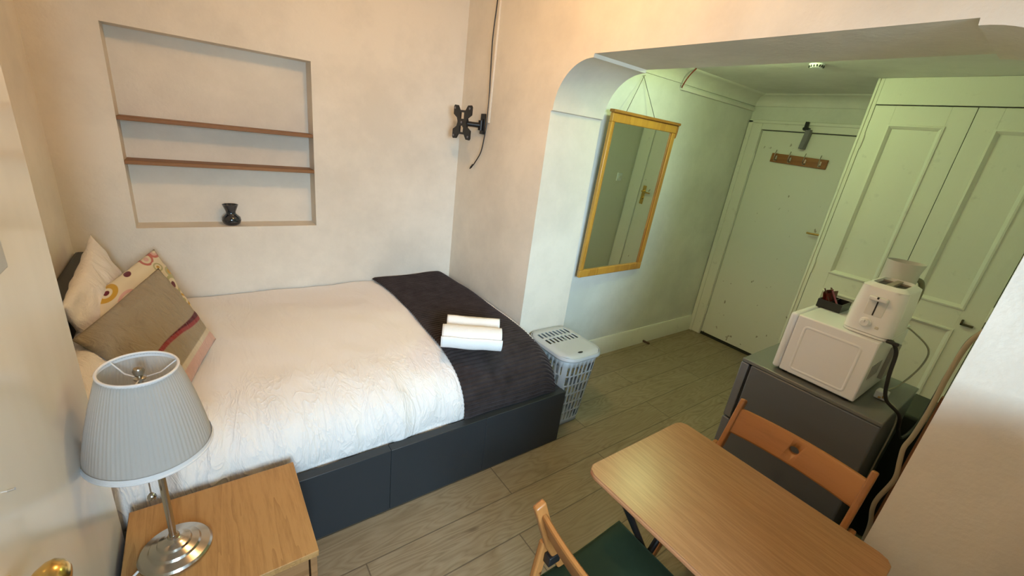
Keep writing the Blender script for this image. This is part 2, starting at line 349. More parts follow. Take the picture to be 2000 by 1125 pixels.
# wall with the arch (profile in the y-z plane, extruded along x)
r = 0.235; zs = 2.066; zl = 1.817
prof = [(0.0, 0.0), (-0.953, 0.0), (-0.953, zl - 0.004), (-0.966, zl)]
for k in range(0, 19):
    a = PI / 2 * k / 18; prof.append((-1.200 + 0.234 * math.cos(a), zl + 0.233 * math.sin(a)))
prof += [(-1.203, zs), (-2.464, zs)]
for k in range(18, -1, -1):
    a = PI / 2 * k / 18; prof.append((-2.466 - 0.245 * math.cos(a), zl + 0.233 * math.sin(a)))
prof += [(YR + 0.001, zl - 0.004), (YR, 0.0), (YF, 0.0), (YF, H), (0.0, H)]
struct(MB().prism(prof, 'x', 0.0, T_).build('wall_right', WALL, smooth=25))
# alcove
struct(B('wall_alcove_left', WALL_AL, T_, XD + 0.3, YM, YM + 0.25, 0, H))
struct(B('wall_alcove_right', WALL_AL, T_, XD + 0.3, YR - 0.25, YR, 0, H))
mb = MB(); dy0, dy1 = -1.62, -0.850
mb.box(XD, XD + 0.3, YR, dy0, 0, H); mb.box(XD, XD + 0.3, dy1, YM, 0, H); mb.box(XD, XD + 0.3, dy0, dy1, 1.985, H); mb.box(XD + 0.08, XD + 0.3, dy0, dy1, 0, 1.985)
struct(mb.build('wall_alcove_end', WALL_AL, fix=False))
struct(B('ceiling', CEIL, -2.4, T_ , YF - 0.2, 0.3, H, H + 0.1))
struct(B('ceiling_alcove', CEIL, T_, XD, YR, YM, ZC, H))
# coving in the alcove (cavetto section)
def cove(nm, axis, a, b, s0, sgn):
    pts = [(s0, ZC), (s0, ZC - 0.085), (s0 + sgn * 0.012, ZC - 0.085)]
    for k in range(7):
        t = PI / 2 * k / 6; pts.append((s0 + sgn * (0.012 + 0.105 * (1 - math.cos(t))), ZC - 0.078 + 0.070 * math.sin(t)))
    pts.append((s0 + sgn * 0.125, ZC))
    return struct(MB().prism(pts, axis, a, b).build(nm, CEIL))
cove('trim_1', 'x', T_, XD, YM, -1); 
cove('trim_2', 'y', -1.78, YM, XD, -1)
# skirting
def skirt(nm, poly, axis, a, b): return struct(MB().prism(poly, axis, a, b).build(nm, TRIM, smooth=30))
sp = [(0, 0), (0.022, 0), (0.022, 0.115), (0.016, 0.128), (0.016, 0.140), (0.008, 0.158), (0, 0.158)]
skirt('baseboard_left', [(YM - a, z) for a, z in sp], 'x', T_, XD - 0.001)
skirt('baseboard_jamb', [(T_ + a, z) for a, z in sp], 'y', -0.953, YM - 0.022)

# entry door with architrave
door = struct(B('door_1', DOORM, XD - 0.004, XD + 0.04, dy0, dy1 - 0.004, 0.030, 1.978, bevel=0.003))
mb = MB()
mb.box(XD - 0.022, XD, dy1 + 0.004, YM - 0.006, 0, 2.056); mb.box(XD - 0.022, XD, -1.78, dy1 + 0.004, 1.985, 2.056); mb.box(XD - 0.022, XD, -1.76, dy0 - 0.004, 0, 1.985)
mb.box(XD - 0.034, XD - 0.022, dy1 + 0.085, YM - 0.006, 0, 2.056); mb.box(XD - 0.034, XD - 0.022, -1.78, YM - 0.006, 2.035, 2.06)
struct(mb.build('trim_3', TRIM, bevel=0.004, fix=False))
B('door_gap_shadow', GAP, XD - 0.003, XD + 0.05, dy0, dy1, 0.0, 0.028, door)  # near-black strip painted in for the shade in the gap under the door
for z in (0.22, 1.05, 1.70):
    MB().tube([(XD - 0.010, dy1 + 0.002, z), (XD - 0.010, dy1 + 0.002, z + 0.09)], 0.006, 8).build('hinge', TRIM, door)
hp = B('handle_plate', BRASS, XD - 0.012, XD - 0.004, -1.590, -1.548, 1.085, 1.285, door, bevel=0.004)
MB().tube(spline([(XD - 0.008, -1.569, 1.225), (XD - 0.045, -1.569, 1.225), (XD - 0.052, -1.56, 1.225), (XD - 0.052, -1.50, 1.222), (XD - 0.048, -1.470, 1.222)], 5), 0.008, 10).build('lever', BRASS, hp)
MB().lathe([(0.013, 0), (0.013, 0.012), (0.009, 0.016), (0, 0.016)], 20, T=Matrix.Translation((XD - 0.010, -1.569, 1.15)) @ Matrix.Rotation(-PI/2, 4, 'Y')).build('keyhole_boss', BRASS, hp)

# glossy cupboard door on the left projecting wall
cd = struct(B('door_2', LEFTM, -1.845, -1.822, -2.10, -1.432, 0.06, 2.3, bevel=0.004))
MB().lathe([(0.024, 0), (0.024, 0.004), (0.011, 0.008), (0.010, 0.024), (0.018, 0.031), (0.0255, 0.042), (0.027, 0.051), (0.022, 0.062), (0.012, 0.068), (0, 0.070)], 36,
           T=Matrix.Translation((-1.823, -2.058, 0.956)) @ Matrix.Rotation(PI/2, 4, 'Y')).build('doorknob', BRASS, cd)
sw = thing('light_switch', 'grey-white light switch plate on the glossy left wall at the photo edge', 'switch', (-1.845, -1.79, 1.36))
sw.location = (-1.822, -1.768, 1.392)
MB().box(0, 0.009, -0.043, 0.043, -0.043, 0.043).build('switch_plate', GREYP, sw, bevel=0.003)
MB().box(0.009, 0.013, -0.006, 0.006, -0.012, 0.012).build('rocker', GREYP, sw, bevel=0.001)
nl = MB().tube([(-1.823, -1.955, 1.058), (-1.814, -1.955, 1.059)], 0.0022, 8).build('wall_nail', CHROME); tag(nl, 'small shiny nail in the white wall left of the lamp', 'nail')

# window in the front wall (lets the daylight in)
wf = MB()
for (a, b, c, d) in ((wx0, wx1, wz0, wz0 + 0.06), (wx0, wx1, wz1 - 0.06, wz1), (wx0, wx0 + 0.06, wz0, wz1), (wx1 - 0.06, wx1, wz0, wz1), (-1.125, -1.075, wz0, wz1)): wf.box(a, b, YF - 0.12, YF - 0.06, c, d)
win = struct(wf.build('window_1', TRIM, fix=False)); B('pane', GLASS, wx0 + 0.05, wx1 - 0.05, YF - 0.092, YF - 0.088, wz0 + 0.05, wz1 - 0.05, win)

# unseen cabinet-shaped blocker, added to keep window light off the lower right wall
shade_blocker = thing('cabinet', 'waist-high cabinet shape added out of view to shade the lower right wall', 'cabinet', (-0.42, -3.22, 0))
MB().box(-0.30, 0.30, -0.20, 0.19, 0.06, 1.23).build('body', TRIM, shade_blocker, bevel=0.004)
for a, b in ((-0.296, -0.002), (0.002, 0.296)):
    dd = MB().box(a, b, 0.1905, 0.208, 0.075, 1.215).build('door', TRIM, shade_blocker, bevel=0.003)
    MB().lathe([(0.010, 0), (0.010, 0.012), (0.016, 0.020), (0, 0.024)], 16, T=Matrix.Translation((a + 0.03 if a > -0.1 else b - 0.03, 0.2075, 0.8)) @ Matrix.Rotation(-PI/2, 4, 'X')).build('knob', BRASS, dd)
MB().box(-0.31, 0.31, -0.205, 0.215, 1.23, 1.255).build('top', TRIM, shade_blocker, bevel=0.003)
MB().box(-0.28, 0.28, -0.18, 0.16, 0.0, 0.06).build('plinth', TRIM, shade_blocker)

# ceiling lamps (real fixtures)
cl = thing('ceiling_lamp', 'round opal ceiling lamp over the bed side of the room', 'ceiling lamp', (-0.80, -1.40, H))
MB().lathe([(0.0, -0.03), (0.06, -0.03), (0.06, 0.0)], 32).build('base', WPLAS, cl)
LW = light('ceiling_lamp_light', 'POINT', (-0.80, -1.40, H - 0.14), E_WARM, WARM, shadow_soft_size=0.07); 
MB().lathe([(0.035, -0.03), (0.04, -0.05), (0.03, -0.055)], 24).build('lamp_holder', WPLAS, cl)
al = thing('alcove_lamp', 'small round ceiling lamp in the alcove hidden behind the arch', 'ceiling lamp', (0.95, -1.45, ZC))
MB().lathe([(0.0, -0.012), (0.075, -0.012), (0.08, 0.0)], 32).build('base', WPLAS, al)
light('alcove_lamp_light', 'POINT', (0.95, -1.45, ZC - 0.045), E_GREEN, GREEN, shadow_soft_size=0.03)

# ------------------------------------------------------------------ shelves, vase
for k, (z, lb) in enumerate(((1.5185, 'brown wooden shelf, upper one of the wall niche'), (1.3175, 'brown wooden shelf, lower one of the niche, above the vase'))):
    o = B('wooden_shelf', SHELFW, nx0 + 0.001, nx1 - 0.001, -0.002, nd - 0.002, z - 0.009, z + 0.009, bevel=0.002)
    tag(o, lb, 'shelf', 'wooden shelves in the niche')
vz = [(0.0, 0.0), (0.030, 0.0), (0.042, 0.010), (0.0475, 0.028), (0.044, 0.045), (0.030, 0.058), (0.0235, 0.066), (0.025, 0.078), (0.033, 0.098), (0.0395, 0.115), (0.0365, 0.115), (0.030, 0.098), (0.021, 0.070), (0.020, 0.055), (0.0, 0.050)]
o = MB().lathe(vz, 48, cap=False, T=Matrix.Translation((-1.395, 0.055, nz0))).build('glass_vase', VASE, smooth=60); tag(o, 'small dark blue glass vase with flared neck on the niche sill', 'vase')

# ------------------------------------------------------------------ TV bracket, cables
tv = thing('tv_bracket', 'black empty TV mounting bracket on the wall above the bed foot', 'TV bracket', (0, -0.305, 1.712))
MB().box(-0.012, 0, -0.024, 0.024, -0.062, 0.062).box(-0.020, -0.012, -0.012, 0.012, -0.03, 0.03).build('wall_plate', BLKM, tv, bevel=0.003)
arm = MB().tube([(-0.015, 0.0, -0.01), (-0.065, 0.022, -0.01), (-0.118, 0.040, -0.01)], 0.016, 14)
arm.tube([(-0.02, 0, -0.04), (-0.02, 0, 0.02)], 0.017, 14).tube([(-0.112, 0.038, -0.035), (-0.112, 0.038, 0.015)], 0.019, 14)
arm.build('arm', BLKM, tv, smooth=50)
def xplate():
    q = [(0.034, 0.072), (0.058, 0.100), (0.092, 0.102), (0.101, 0.092), (0.100, 0.046), (0.060, 0.026), (0.050, 0.006)]
    pts = [(a, b) for a, b in q]; pts += [(a, -b) for a, b in reversed(q)]; pts += [(-a, -b) for a, b in q]; pts += [(-a, b) for a, b in reversed(q)]
    return pts
bm = bmesh.new(); T = Matrix.Translation((-0.128, 0.052, -0.006)) @ Matrix.Rotation(math.radians(4), 4, 'Z')
outer = [bm.verts.new(T @ Vector((0, a, b))) for a, b in xplate()]; es = [bm.edges.new((outer[i], outer[(i + 1) % len(outer)])) for i in range(len(outer))]
for zc in (0.040, -0.040):
    hv = [bm.verts.new(T @ Vector((0, a, b))) for a, b in ((-0.020, zc - 0.019), (0.020, zc - 0.019), (0.020, zc + 0.019), (-0.020, zc + 0.019))]; es += [bm.edges.new((hv[i], hv[(i + 1) % 4])) for i in range(4)]
bmesh.ops.triangle_fill(bm, edges=es, use_beauty=True); me = bpy.data.meshes.new('mounting_plate'); bm.to_mesh(me); bm.free(); me.materials.append(BLKM)
mp = bpy.data.objects.new('mounting_plate', me); C.objects.link(mp); mp.parent = tv; md = mp.modifiers.new('s', 'SOLIDIFY'); md.thickness = 0.009; md.offset = 0
for a, b in ((0.083, 0.083), (-0.083, 0.083), (0.083, -0.083), (-0.083, -0.083), (0, 0)): MB().lathe([(0.007, 0), (0.007, 0.004), (0, 0.004)], 12, T=T @ Matrix.Translation((-0.005, a, b)) @ Matrix.Rotation(-PI/2, 4, 'Y')).build('bolt', GREYM, mp)
o = B('cable_trunking', WALL, -0.012, 0, -0.379, -0.363, 1.722, H - 0.002, bevel=0.002); tag(o, 'thin white painted vertical cable trunking beside the black aerial cable', 'trunking')
cb = MB().tube(spline([(-0.012, -0.350, H - 0.003), (-0.014, -0.352, 2.40), (-0.016, -0.342, 2.2), (-0.014, -0.352, 2.0), (-0.010, -0.357, 1.86), (-0.009, -0.354, 1.72), (-0.010, -0.345, 1.64), (-0.012, -0.322, 1.54), (-0.016, -0.262, 1.462), (-0.018, -0.240, 1.443)], 8), 0.0035, 8)
pr = cb.build('hanging_cable', BLACK); tag(pr, 'thin black cable hanging down the wall with a loose plug end', 'cable')
MB().tube([(-0.018, -0.246, 1.450), (-0.020, -0.226, 1.430)], [0.006, 0.0065], 10).tube([(-0.020, -0.226, 1.430), (-0.021, -0.217, 1.421)], 0.004, 8).build('connector', BLKM, pr)

# ------------------------------------------------------------------ bed
bed = thing('bed', 'double bed with charcoal faux leather frame and headboard', 'bed', (-1.0, -0.7, 0))
def bp(x, y, z): return (x + 1.0, y + 0.7, z)
def bbox(mb, x0, x1, y0, y1, z0, z1): return mb.box(x0 + 1.0, x1 + 1.0, y0 + 0.7, y1 + 0.7, z0, z1)
mb = MB()
for a, b in ((-2.035, -1.4615), (-1.461, -0.9775), (-0.977, -0.4855), (-0.485, 0.047)): bbox(mb, a, b, -1.388, -1.345, 0.005, 0.340)
mb.build('side_rail', LEATH, bed, bevel=0.0028, seg=3, fix=False)
mb = MB(); bbox(mb, -2.035, -0.02, -0.045, -0.004, 0.005, 0.34); mb.build('side_rail', LEATH, bed, bevel=0.006)
mb = MB(); bbox(mb, -0.044, -0.003, -1.344, -0.046, 0.005, 0.34); mb.build('foot_rail', LEATH, bed, bevel=0.006)
mb = MB(); bbox(mb, -0.002, 0.046, -1.344, -1.28, 0.005, 0.34); mb.build('corner_post', LEATH, bed, bevel=0.006)
mb = MB(); bbox(mb, -2.046, -1.975, -1.40, -0.004, 0.005, 0.885); mb.build('headboard', LEATH, bed, bevel=0.014, seg=3)
mb = MB(); bbox(mb, -1.97, -0.05, -1.262, -0.05, 0.16, 0.47); mb.build('mattress', SHEET, bed, bevel=0.06, seg=4)

def fbm(x, y, s, k=0): return noise.noise(Vector((x * s, y * s, k)))
# duvet: cross-section over y, grid over x
path = [(-0.012, 0.592), (-0.30, 0.606), (-0.70, 0.612), (-1.00, 0.606), (-1.14, 0.588), (-1.238, 0.552), (-1.300, 0.495), (-1.328, 0.430), (-1.334, 0.360), (-1.322, 0.295)]
PS = spline([(0, a, b) for a, b in path], 14)
cum = [0]
for i in range(1, len(PS)): cum.append(cum[-1] + (PS[i] - PS[i - 1]).length)
def onpath(t):
    L = t * cum[-1]; lo = 0
    while lo < len(cum) - 2 and cum[lo + 1] < L: lo += 1
    k = (L - cum[lo]) / max(1e-9, cum[lo + 1] - cum[lo]); p = PS[lo].lerp(PS[lo + 1], k); tg = (PS[lo + 1] - PS[lo]).normalized()
    return p, Vector((0, tg.z, -tg.y))   # normal pointing up / out
def nrm_fix(n, p):
    return n if (n.z > 0 or n.y < 0) and not (n.z < -0.2) else -n
def duv(u, t):
    x = -1.958 + u * 1.905
    p, n = onpath(t); n = nrm_fix(n, p); side = max(0, min(1, (cum[-1] * t - 1.02) / 0.25))
    d = 0.012 * fbm(x, p.y, 2.3, 1) + 0.006 * fbm(x + p.y * .5, p.y, 6, 2)
    w = math.sin(x * 46 + 5 * fbm(x, t, 3, 5)) * (0.3 + 0.7 * abs(fbm(x, t, 4, 6)))   # vertical gathers on the side
    d += side * (0.009 * w + 0.016 * fbm(x * 3.2, t * 1.5, 2.2, 3)) + 0.004 * abs(fbm(x * 1.0 + p.y * 0.3, p.y * 0.35, 11, 4)) * (0.3 + side)
    q = Vector((x, p.y, p.z)) + n * d
    ex = min(1, (u * 1.905) / 0.05); q.z -= 0.02 * (1 - ex) ** 2
    return q
dv = MB().grid(duv, 200, 110).build('duvet', DUVET, smooth=180, fix=True, solid=0.0); tag(dv, 'smooth white duvet covering the bed mattress', 'duvet')
# ribbed charcoal throw over the foot end
def thr(u, t):
    x0 = -0.60 + 0.012 * math.sin(t * 7) - 0.05 * max(0, 0.25 - t); x = x0 + u * (-0.012 - x0)
    p, n = onpath(min(1, t * 0.995)); n = nrm_fix(n, p); L = t * cum[-1]
    wob = 0.010 * fbm(x, L, 2.2, 8)
    rib = abs(math.sin(PI * (L + wob) / 0.0215)) ** 0.6
    d = 0.015 + 0.0095 * rib + 0.010 * fbm(x, L, 3.5, 9) + 0.012 * fbm(x, p.y, 2.3, 1)
    ed = min(1.0, u / 0.035); d -= 0.010 * (1 - ed) ** 2
    q = Vector((x, p.y, p.z)) + n * d
    e = max(0.0, (u - 0.82) / 0.18); q.z -= 0.065 * e * e * (1 if p.z > 0.45 else max(0, (p.z - .3) / .15)); q.x -= 0.0
    q.x = min(q.x, -0.006)
    return q
tb = MB().grid(thr, 60, 640)
fl = len(tb.v); 
th = tb.build('bed_throw', THROW, smooth=180); tag(th, 'ribbed charcoal plush throw across the foot of the bed', 'throw')
# end skirt of the throw, dropping between mattress and foot rail
def thr2(u, t):
    y = -0.03 - u * 1.275; p = Vector((-0.012, y, 0.53)); edge = 1 - max(0, (abs(u - 0.5) - 0.40) / 0.10)
    z = 0.545 - t * 0.20 - 0.04 * (1 - edge); return Vector((-0.016 - 0.022 * t, y, z))
# ------------------------------------------------------------------ pillows and cushions
def cushion(name, P, th, m, nu=44, nv=44, seam=0.0, wr=0.006, seed=0, parent=None, pinch=0.07):
    """P: four corners (u0v0, u1v0, u1v1, u0v1) counter-clockwise seen from its front"""
    P = [Vector(p) for p in P]; nrm = (P[2] - P[0]).cross(P[3] - P[1]).normalized(); c = sum(P, Vector()) / 4
    mb = MB(); uvs = []
    for sgn in (1, -1):
        vs = []; 
        for i in range(nu):
            for j in range(nv):
                u = i / (nu - 1); v = j / (nv - 1)
                q = P[0] * (1 - u) * (1 - v) + P[1] * u * (1 - v) + P[2] * u * v + P[3] * (1 - u) * v
                a = (4 * u * (1 - u)); b = (4 * v * (1 - v)); h = (a ** 0.45) * (b ** 0.45)
                k = pinch * ((1 - a) * b + (1 - b) * a) if True else 0
                q = q.lerp(c, k * 1.0 * (0.6 + 0.4 * math.sin(3 * (u + v) + seed)))
                w = wr * noise.noise(Vector((u * 4.2, v * 4.2, seed))) + wr * 0.6 * noise.noise(Vector((u * 10, v * 5, seed + 9)))
                q = q + nrm * sgn * (h * th * 0.5) + nrm * w * min(1, h * 3)
                vs.append(q); uvs.append((u, v))
        fs = [(i * nv + j, (i + 1) * nv + j, (i + 1) * nv + j + 1, i * nv + j + 1) for i in range(nu - 1) for j in range(nv - 1)]
        if sgn < 0: fs = [f[::-1] for f in fs]
        mb.add(vs, fs)
    me = bpy.data.meshes.new(name); me.from_pydata([q - c for q in map(Vector, mb.v)], [], mb.f); me.update()
    ul = me.uv_layers.new(name='UVMap')
    for l in me.loops: ul.data[l.index].uv = uvs[l.vertex_index]
    bm = bmesh.new(); bm.from_mesh(me); bmesh.ops.remove_doubles(bm, verts=bm.verts, dist=1e-4); bm.to_mesh(me); bm.free()
    for p in me.polygons: p.use_smooth = True
    me.materials.append(m); o = bpy.data.objects.new(name, me); C.objects.link(o); o.location = c
    return o
# back pillow leaning on the headboard at the far corner
o = cushion('pillow', [(-1.895, -0.80, 0.66), (-1.83, -0.12, 0.65), (-1.952, -0.165, 1.01), (-1.958, -0.82, 0.92)], 0.10, PILLOW, seed=3, pinch=0.10, wr=0.012); tag(o, 'white pillow leaning up against the headboard, its corner pointing up', 'pillow', 'white pillows')
o = cushion('pillow', [(-1.80, -1.36, 0.665), (-1.815, -0.66, 0.665), (-1.952, -0.60, 0.80), (-1.952, -1.36, 0.775)], 0.105, PILLOW, seed=5, pinch=0.06, wr=0.012); tag(o, 'white pillow low behind the taupe cushion, next to the lamp shade', 'pillow', 'white pillows')
o = cushion('scatter_cushion', [(-1.935, -0.645, 0.868), (-1.800, -0.93, 0.700), (-1.588, -0.520, 0.675), (-1.740, -0.144, 0.921)], 0.075, ARCS, seed=1, wr=0.008, pinch=0.03)
tag(o, 'cream cushion printed with mustard and maroon arcs, behind the taupe one', 'cushion')
o = cushion('scatter_cushion', [(-1.936, -0.918, 0.832), (-1.662, -1.178, 0.656), (-1.537, -0.718, 0.661), (-1.710, -0.481, 0.930)], 0.095, TAUPE, seed=2, wr=0.010, pinch=0.03)
tag(o, 'taupe linen cushion with dark red wavy stripe and pink edge', 'cushion')

# ------------------------------------------------------------------ rolled towels
def towel(a, b, rad, lab, seed, sq=0.85):
    A = Vector(a); Bv = Vector(b); ax = (Bv - A).normalized(); up = Vector((0, 0, 1)); sd = ax.cross(up).normalized(); L = (Bv - A).length
    root = thing('rolled_towel', lab, 'towel', tuple((A + Bv) / 2), 'rolled white towels on the bed')
    mid = (A + Bv) / 2; mb = MB()
    # spiral section
    turns = 3.0; n = 110; sec = []
    for i in range(n + 1):
        t = i / n; r_ = rad * (0.16 + 0.84 * t); th_ = 2 * PI * turns * t + seed; sec.append((r_ * math.cos(th_), r_ * math.sin(th_) * sq))
    def f(u, v):
        i = int(round(u * n)); p = sec[i]; k = (v - 0.5)
        wob = 1 + 0.04 * noise.noise(Vector((u * 5, v * 4, seed)))
        return sd * p[0] * wob + up * p[1] * wob + ax * (k * L * (1 - 0.05 * (1 - u))) + Vector((0, 0, 0.004 * noise.noise(Vector((v * 3, seed, 0)))))
    mb.grid(f, n + 1, 24)
    o = mb.build('towel_roll', TOWEL, root, smooth=180, fix=False, solid=0.009)
    core = MB().grid(lambda u, v: sd * rad * 0.86 * math.cos(2 * PI * u) + up * rad * 0.86 * sq * math.sin(2 * PI * u) + ax * ((v - 0.5) * L * 0.93), 32, 2, closed_u=True)
    core.build('inner_roll', TOWEL, root, smooth=180, fix=False)
    return root
towel((-0.632, -1.120, 0.706), (-0.374, -1.270, 0.704), 0.070, 'rolled white towel on the throw, nearer the camera', 0.4)
towel((-0.545, -1.008, 0.700), (-0.308, -1.145, 0.698), 0.062, 'rolled white towel on the throw, behind the nearer roll', 1.4)

# ------------------------------------------------------------------ nightstand
ns = thing('nightstand', 'light oak bedside cabinet in the foreground under the lamp', 'nightstand', (-1.585, -1.60, 0))
X0, X1, Y0, Y1, ZT = -0.222, 0.230, -0.198, 0.205, 0.45
MB().box(X0, X1, Y0, Y1, ZT - 0.022, ZT).build('top', OAK, ns, bevel=0.002)
MB().box(X0 + 0.004, X0 + 0.022, Y0 + 0.012, Y1 - 0.004, 0, ZT - 0.022).build('side_panel', OAKD, ns, bevel=0.001)
MB().box(X1 - 0.022, X1 - 0.004, Y0 + 0.012, Y1 - 0.004, 0, ZT - 0.022).build('side_panel', OAKD, ns, bevel=0.001)
MB().box(X0 + 0.022, X1 - 0.022, Y1 - 0.016, Y1 - 0.006, 0.03, ZT - 0.022).build('back_panel', OAKD, ns)
for z0_, z1_ in ((0.235, ZT - 0.028), (0.045, 0.231)):
    dr = MB().box(X0 + 0.026, X1 - 0.026, Y0 + 0.020, Y0 + 0.038, z0_, z1_).build('drawer', OAKD, ns, bevel=0.0015)
MB().box(X0 + 0.022, X1 - 0.022, Y0 + 0.04, Y1 - 0.016, 0.03, 0.045).build('bottom_panel', OAKD, ns)

# ------------------------------------------------------------------ table lamp
lamp = thing('table_lamp', 'table lamp with pleated pale blue-grey shade and nickel base', 'lamp', (-1.690, -1.605, 0.45))
prof = [(0.0, 0.0), (0.082, 0.0), (0.085, 0.003), (0.085, 0.010), (0.080, 0.016), (0.067, 0.021), (0.060, 0.024), (0.056, 0.030), (0.046, 0.034), (0.040, 0.037), (0.037, 0.043), (0.028, 0.047), (0.020, 0.050), (0.014, 0.056), (0.012, 0.064), (0.0, 0.064)]
MB().lathe(prof, 72, cap=False).build('base', STEEL, lamp, smooth=28)
MB().lathe([(0.0105, 0.06), (0.0085, 0.075), (0.0085, 0.40), (0.014, 0.405), (0.014, 0.46), (0.008, 0.465)], 24).build('stem', STEEL, lamp)
TS = Matrix.Translation((-0.0055, 0.009, 0.48)) @ Matrix.Rotation(0.031, 4, 'Y') @ Matrix.Rotation(0.038, 4, 'X') @ Matrix.Translation((0, 0, -0.48))
NP = 80; zb, zt, rb_, rt_ = 0.364, 0.596, 0.1275, 0.0735
def pl(r, z, a):
    k = (z - zb) / (zt - zb); e = min(1.0, min(k, 1 - k) / 0.06)
    return r + 0.0016 * e * (1 - abs(2 * ((a * NP / (2 * PI)) % 1) - 1)) + 0.0007 * e * noise.noise(Vector((math.cos(a) * 9, math.sin(a) * 9, z * 3)))
pr_ = [(rb_ + (rt_ - rb_) * k / 10 + 0.004 * math.sin(PI * k / 10), zb + (zt - zb) * k / 10) for k in range(11)]
sh = MB().lathe(pr_, NP * 4, cap=False, T=TS, fn=pl).build('lamp_shade', SHADE, lamp, smooth=60, fix=False)
for (rr, zz, w) in ((rt_ + 0.001, zt, 0.0032), (rb_ + 0.001, zb, 0.0032)):
    ring = [TS @ Vector((rr * math.cos(2 * PI * k / 72), rr * math.sin(2 * PI * k / 72), zz)) for k in range(73)]
    tr = MB().tube(ring, w, 8)
    tr.lathe([(rt_ + 0.0022, zt - 0.012), (rt_ + 0.0012, zt)] if zz == zt else [(rb_ + 0.0018, zb), (rb_ + 0.0008, zb + 0.014)], 72, cap=False, T=TS)
    tr.build('shade_trim', SHTRIM, sh, fix=False)
ss = MB()
for a in (0.3, 0.3 + 2 * PI / 3, 0.3 + 4 * PI / 3):
    ss.tube([TS @ Vector((0.010 * math.cos(a), 0.010 * math.sin(a), zt - 0.028)), TS @ Vector((0.04 * math.cos(a), 0.04 * math.sin(a), zt - 0.026)), TS @ Vector((rt_ * math.cos(a), rt_ * math.sin(a), zt - 0.003))], 0.0016, 6)
ss.build('spider', SHTRIM, sh, fix=False)
MB().lathe([(0.005, 0.46), (0.005, 0.560), (0.012, 0.562), (0.013, 0.567), (0.007, 0.570), (0.010, 0.576), (0.012, 0.584), (0.009, 0.592), (0.0, 0.595)], 24, T=Matrix.Translation((-0.003, 0.006, 0.004))).build('finial', STEEL, lamp)
MB().lathe([(0.013, 0.46), (0.024, 0.50), (0.026, 0.52), (0.018, 0.54), (0.0, 0.546)], 24, T=Matrix.Translation((0.012, 0.0, -0.03))).build('bulb', WPLAS, lamp)
ch = MB().tube([(-0.024, -0.015, 0.43), (-0.024, -0.015, 0.235)], 0.0012, 6)
for k in range(42): ch.lathe([(0, -0.0022), (0.0022, 0), (0, 0.0022)], 8, T=Matrix.Translation((-0.024, -0.015, 0.43 - k * 0.0046)))
pc = ch.build('pull_chain', STEEL, lamp, smooth=60)
MB().lathe([(0, 0.013), (0.004, 0.012), (0.0085, 0.006), (0.0098, 0.0), (0.008, -0.006), (0.003, -0.010), (0, -0.0105)], 20, T=Matrix.Translation((-0.024, -0.015, 0.226))).build('pull_ball', STEEL, pc)
MB().tube(spline([(-0.080, -0.03, 0.007), (-0.100, -0.055, 0.006), (-0.112, -0.09, 0.005), (-0.119, -0.12, 0.004), (-0.1245, -0.145, 0.000), (-0.1245, -0.150, -0.03), (-0.1245, -0.150, -0.20)], 6), 0.0032, 8).build('power_cord', WPLAS, lamp)

# ------------------------------------------------------------------ laundry basket
bk = thing('laundry_basket', 'light grey plastic laundry basket with slotted lid beside the bed', 'laundry basket', (0.208, -1.158, 0))
def rrect(hx, hy, r, n):   # rounded rectangle loop param by arclength
    segs = []; per = 0
    L = [(2 * (hy - r)), PI / 2 * r, 2 * (hx - r), PI / 2 * r] * 2; per = sum(L)
    def at(s):
        s = (s % 1.0) * per
        c = [((hx, -(hy - r)), (0, 1)), None, ((hx - r, hy), (-1, 0)), None, ((-hx, hy - r), (0, -1)), None, ((-(hx - r), -hy), (1, 0)), None]
        cc = [None, (hx - r, hy - r, 0), None, (-(hx - r), hy - r, PI/2), None, (-(hx - r), -(hy - r), PI), None, (hx - r, -(hy - r), 1.5 * PI)]
        for i, l in enumerate(L):
            if s <= l + 1e-9:
                if c[i]: return c[i][0][0] + c[i][1][0] * s, c[i][0][1] + c[i][1][1] * s
                q = cc[i]; a = q[2] + s / r; return q[0] + r * math.cos(a), q[1] + r * math.sin(a)
            s -= l
        return hx, -(hy - r)
    return at
hxT, hyT, hxB, hyB, HB = 0.148, 0.185, 0.118, 0.135, 0.50
aT = rrect(hxT, hyT, 0.075, 0); aB = rrect(hxB, hyB, 0.055, 0)
NU = 175; rows = []; z = 0.03
levels = [0.0, 0.025]
hole_rows = []
nr = 6; z0_ = 0.025; rh = (0.445 - z0_) / nr
for k in range(nr): levels += [z0_ + rh * k + rh * 0.16, z0_ + rh * (k + 1)]; hole_rows.append(len(levels) - 3 + 1)
levels += [HB]
mb = MB(); nl_ = len(levels)
for i in range(NU):
    s = i / NU
    for zz in levels:
        k = zz / HB; xt, yt = aT(s); xb, yb_ = aB(s); mb.v.append((xb + (xt - xb) * k, yb_ + (yt - yb_) * k, zz + 0.002))
for i in range(NU):
    x_, y_ = aT((i + 0.5) / NU); corner = abs(x_) > hxT - 0.035 and abs(y_) > hyT - 0.04
    for j in range(nl_ - 1):
        zz = levels[j]; isslot = (j >= 2 and j % 2 == 0 and j < nl_ - 2)
        sk = (i + (j // 2)) % 5
        if isslot and sk in (0, 1, 2) and not corner: continue
        k2 = (i + 1) % NU; mb.f.append((i * nl_ + j, k2 * nl_ + j, k2 * nl_ + j + 1, i * nl_ + j + 1))
body = mb.build('basket_body', GREYP, bk, smooth=40, fix=False, solid=0.003)
bt = MB(); bt.prism([aB(i / 64) for i in range(64)], 'z', 0.002, 0.006); bt.build('basket_floor', GREYP, bk)
rim = MB(); rim.tube([(aT(i / 96)[0] * 1.03, aT(i / 96)[1] * 1.03, HB) for i in range(97)], 0.007, 10); rim.build('rim', GREYP, bk, fix=False)
